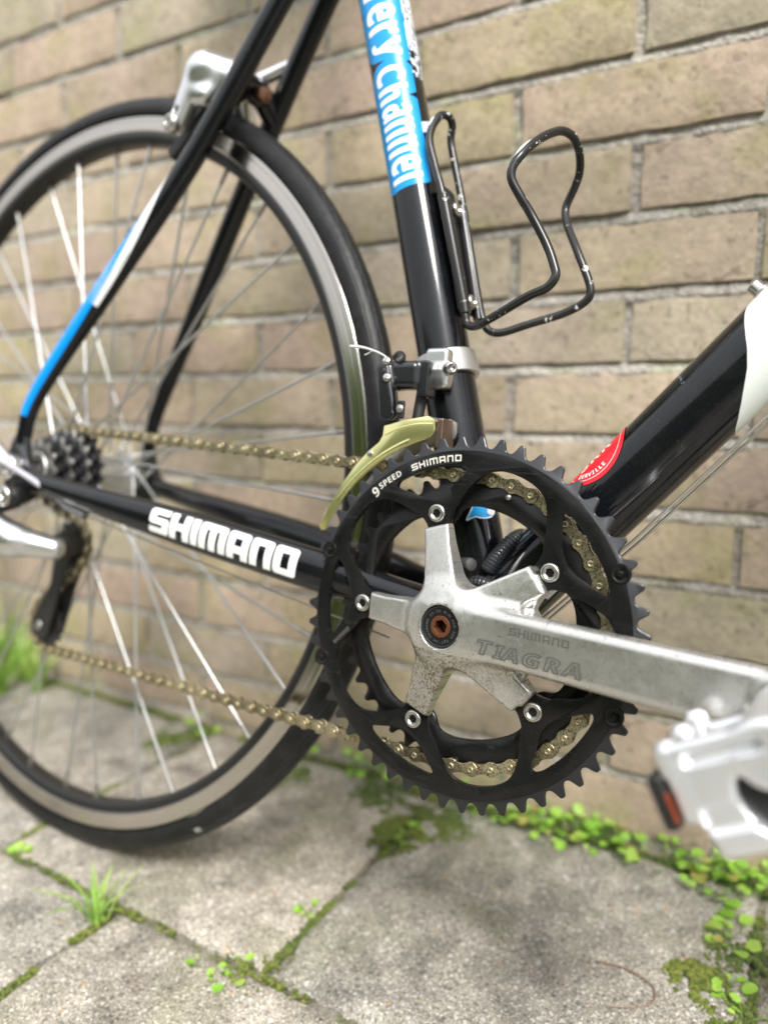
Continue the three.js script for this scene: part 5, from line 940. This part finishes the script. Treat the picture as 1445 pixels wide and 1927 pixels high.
{ // moss: cushions of tiny tufts in the joints and on the damp slab corners
  const g = new THREE.IcosahedronGeometry(1, 0), P = [];
  const add = (X, Z, r, n, hgt = 1, keep = 0.42) => { for (let i = 0; i < n; i++) { const a = rr(0, 6.28), q = Math.sqrt(rnd()), x = X + r * q * Math.cos(a), z = Z + r * q * Math.sin(a); if (fbm(x * 90, z * 90, 3, 0, 5) + 0.25 * (1 - q) < keep + 0.1) continue; P.push([x, z, (0.0007 + 0.0015 * rnd()) * (1.25 - 0.6 * q), hgt * (1 - q * q)]); } };
  const along = (x0, z0, x1, z1, w, n, keep) => { for (let i = 0; i < n; i++) { const t = rnd(), x = mix(x0, x1, t), z = mix(z0, z1, t), s = rr(-w, w); if (fbm(x * 28, z * 28, 3, 0, 8) < keep) continue; const dx = x1 - x0, dz = z1 - z0, l = Math.hypot(dx, dz); P.push([x - dz / l * s, z + dx / l * s, 0.0006 + 0.0013 * rnd(), 0.1 - 0.4 * rnd()]); } };
  // paving frame: joints run along X at Z 0.046, and across at fixed X
  along(-0.9, 0.046, 0.95, 0.046, 0.0035, 2200, 0.57);
  for (const X of [-0.327, -0.027, 0.273, 0.573]) along(X, 0.04, X, -0.235, 0.0035, 900, 0.56);
  for (const X of [-0.171, 0.129, 0.429]) along(X, 0.05, X, 0.34, 0.004, 800, 0.55);
  along(-0.9, -0.2345, 0.95, -0.2345, 0.008, 9000, 0.40);
  add(0.275, -0.150, 0.040, 1700, 1.5); add(0.300, -0.185, 0.055, 2200, 1.2, 0.46); add(0.225, -0.200, 0.05, 1500, 1, 0.48);
  add(0.540, -0.100, 0.030, 1500, 1.8, 0.47); add(0.555, -0.085, 0.02, 500, 1.2, 0.47); add(0.562, -0.06, 0.02, 700, 1.5); add(0.56, -0.14, 0.04, 900, 1);
  add(0.12, -0.19, 0.05, 1200, 1, 0.46); add(-0.05, -0.185, 0.05, 1300, 1, 0.46); add(0.265, 0.05, 0.03, 250, 1, 0.5); add(0.36, 0.075, 0.02, 300, 1);
  const im = new THREE.InstancedMesh(g, std({ color: C(1), roughness: 0.95 }), P.length), m = new THREE.Matrix4(), q = new THREE.Quaternion(), col = new THREE.Color();
  P.forEach(([X, Z, s, h], i) => { const w = wallToWorld(X, 0, Z); q.setFromEuler(new THREE.Euler(rnd() * 3, rnd() * 6, rnd() * 3)); m.compose(V(w.x, -0.0030 + 0.0032 * Math.max(0, h) + (h < 0 ? 0.003 * h : 0), w.z), q, V(s, s * 1.2, s)); im.setMatrixAt(i, m); const t = rnd(), y = vnoise(X * 30, Z * 30, 4); col.setRGB(mix(0.05, 0.16, t) * (0.7 + 0.6 * y), mix(0.08, 0.19, t) * (0.8 + 0.4 * y), mix(0.012, 0.04, t)); im.setColorAt(i, col); });
  thing(im, 'moss', 'green and yellow moss cushions in the slab joints', 'moss', null, 'stuff'); shade(im);
}
{ // twig and a few fallen bits on the slab
  const p = thing(new THREE.Mesh(sweep(spline([V(0.470, 0.003, -0.105), V(0.490, 0.004, -0.108), V(0.508, 0.003, -0.104), V(0.513, 0.002, -0.092), V(0.505, 0.002, -0.080), V(0.488, 0.002, -0.070)], 20), (t) => mix(0.0007, 0.0004, t), { seg: 7 }), std({ color: C(0.24, 0.17, 0.12), roughness: 0.8 })), 'twig', 'thin bent brown twig lying on the slab', 'twig'); shade(p);
}

{ // hedge across the path, behind the photographer: the tubes and the chromed cage mirror it
  const h = thing(new THREE.Group(), 'hedge', 'tall clipped green hedge facing the brick wall across the paving', 'hedge'); h.position.set(0, 0, 2.35);
  const core = new THREE.BoxGeometry(6.4, 1.2, 0.5, 1, 1, 1); core.translate(0, 0.6, 0); part(h, 'branches', core, std({ color: C(0.26, 0.36, 0.065), roughness: 1 }));
  const g = new THREE.PlaneGeometry(0.05, 0.032), n = 14000, im = new THREE.InstancedMesh(g, phy({ color: C(1), roughness: 0.8, transmission: 0.55, thickness: 0, side: THREE.DoubleSide }), n), m = new THREE.Matrix4(), q = new THREE.Quaternion(), c = new THREE.Color();
  for (let i = 0; i < n; i++) { const top = rnd() < 0.2, x = rr(-3.25, 3.25), y = top ? 1.2 + rr(-0.05, 0.1) : rr(0.02, 1.25), z = top ? rr(-0.3, 0.3) : -0.25 - rr(0, 0.10) - 0.06 * vnoise(x * 3, y * 3, 2); q.setFromEuler(new THREE.Euler(rr(-1.2, 1.2), rr(-1.5, 1.5), rr(-3, 3))); m.compose(V(x, y, z), q, V(1, 1, 1).multiplyScalar(rr(0.7, 1.5))); im.setMatrixAt(i, m); const t = rnd(); c.setRGB(mix(0.18, 0.36, t), mix(0.28, 0.46, t), mix(0.04, 0.09, t)); im.setColorAt(i, c); }
  im.name = 'foliage'; im.userData.kind = 'stuff'; h.add(im); shade(h);
}
renderer.render(scene, camera);
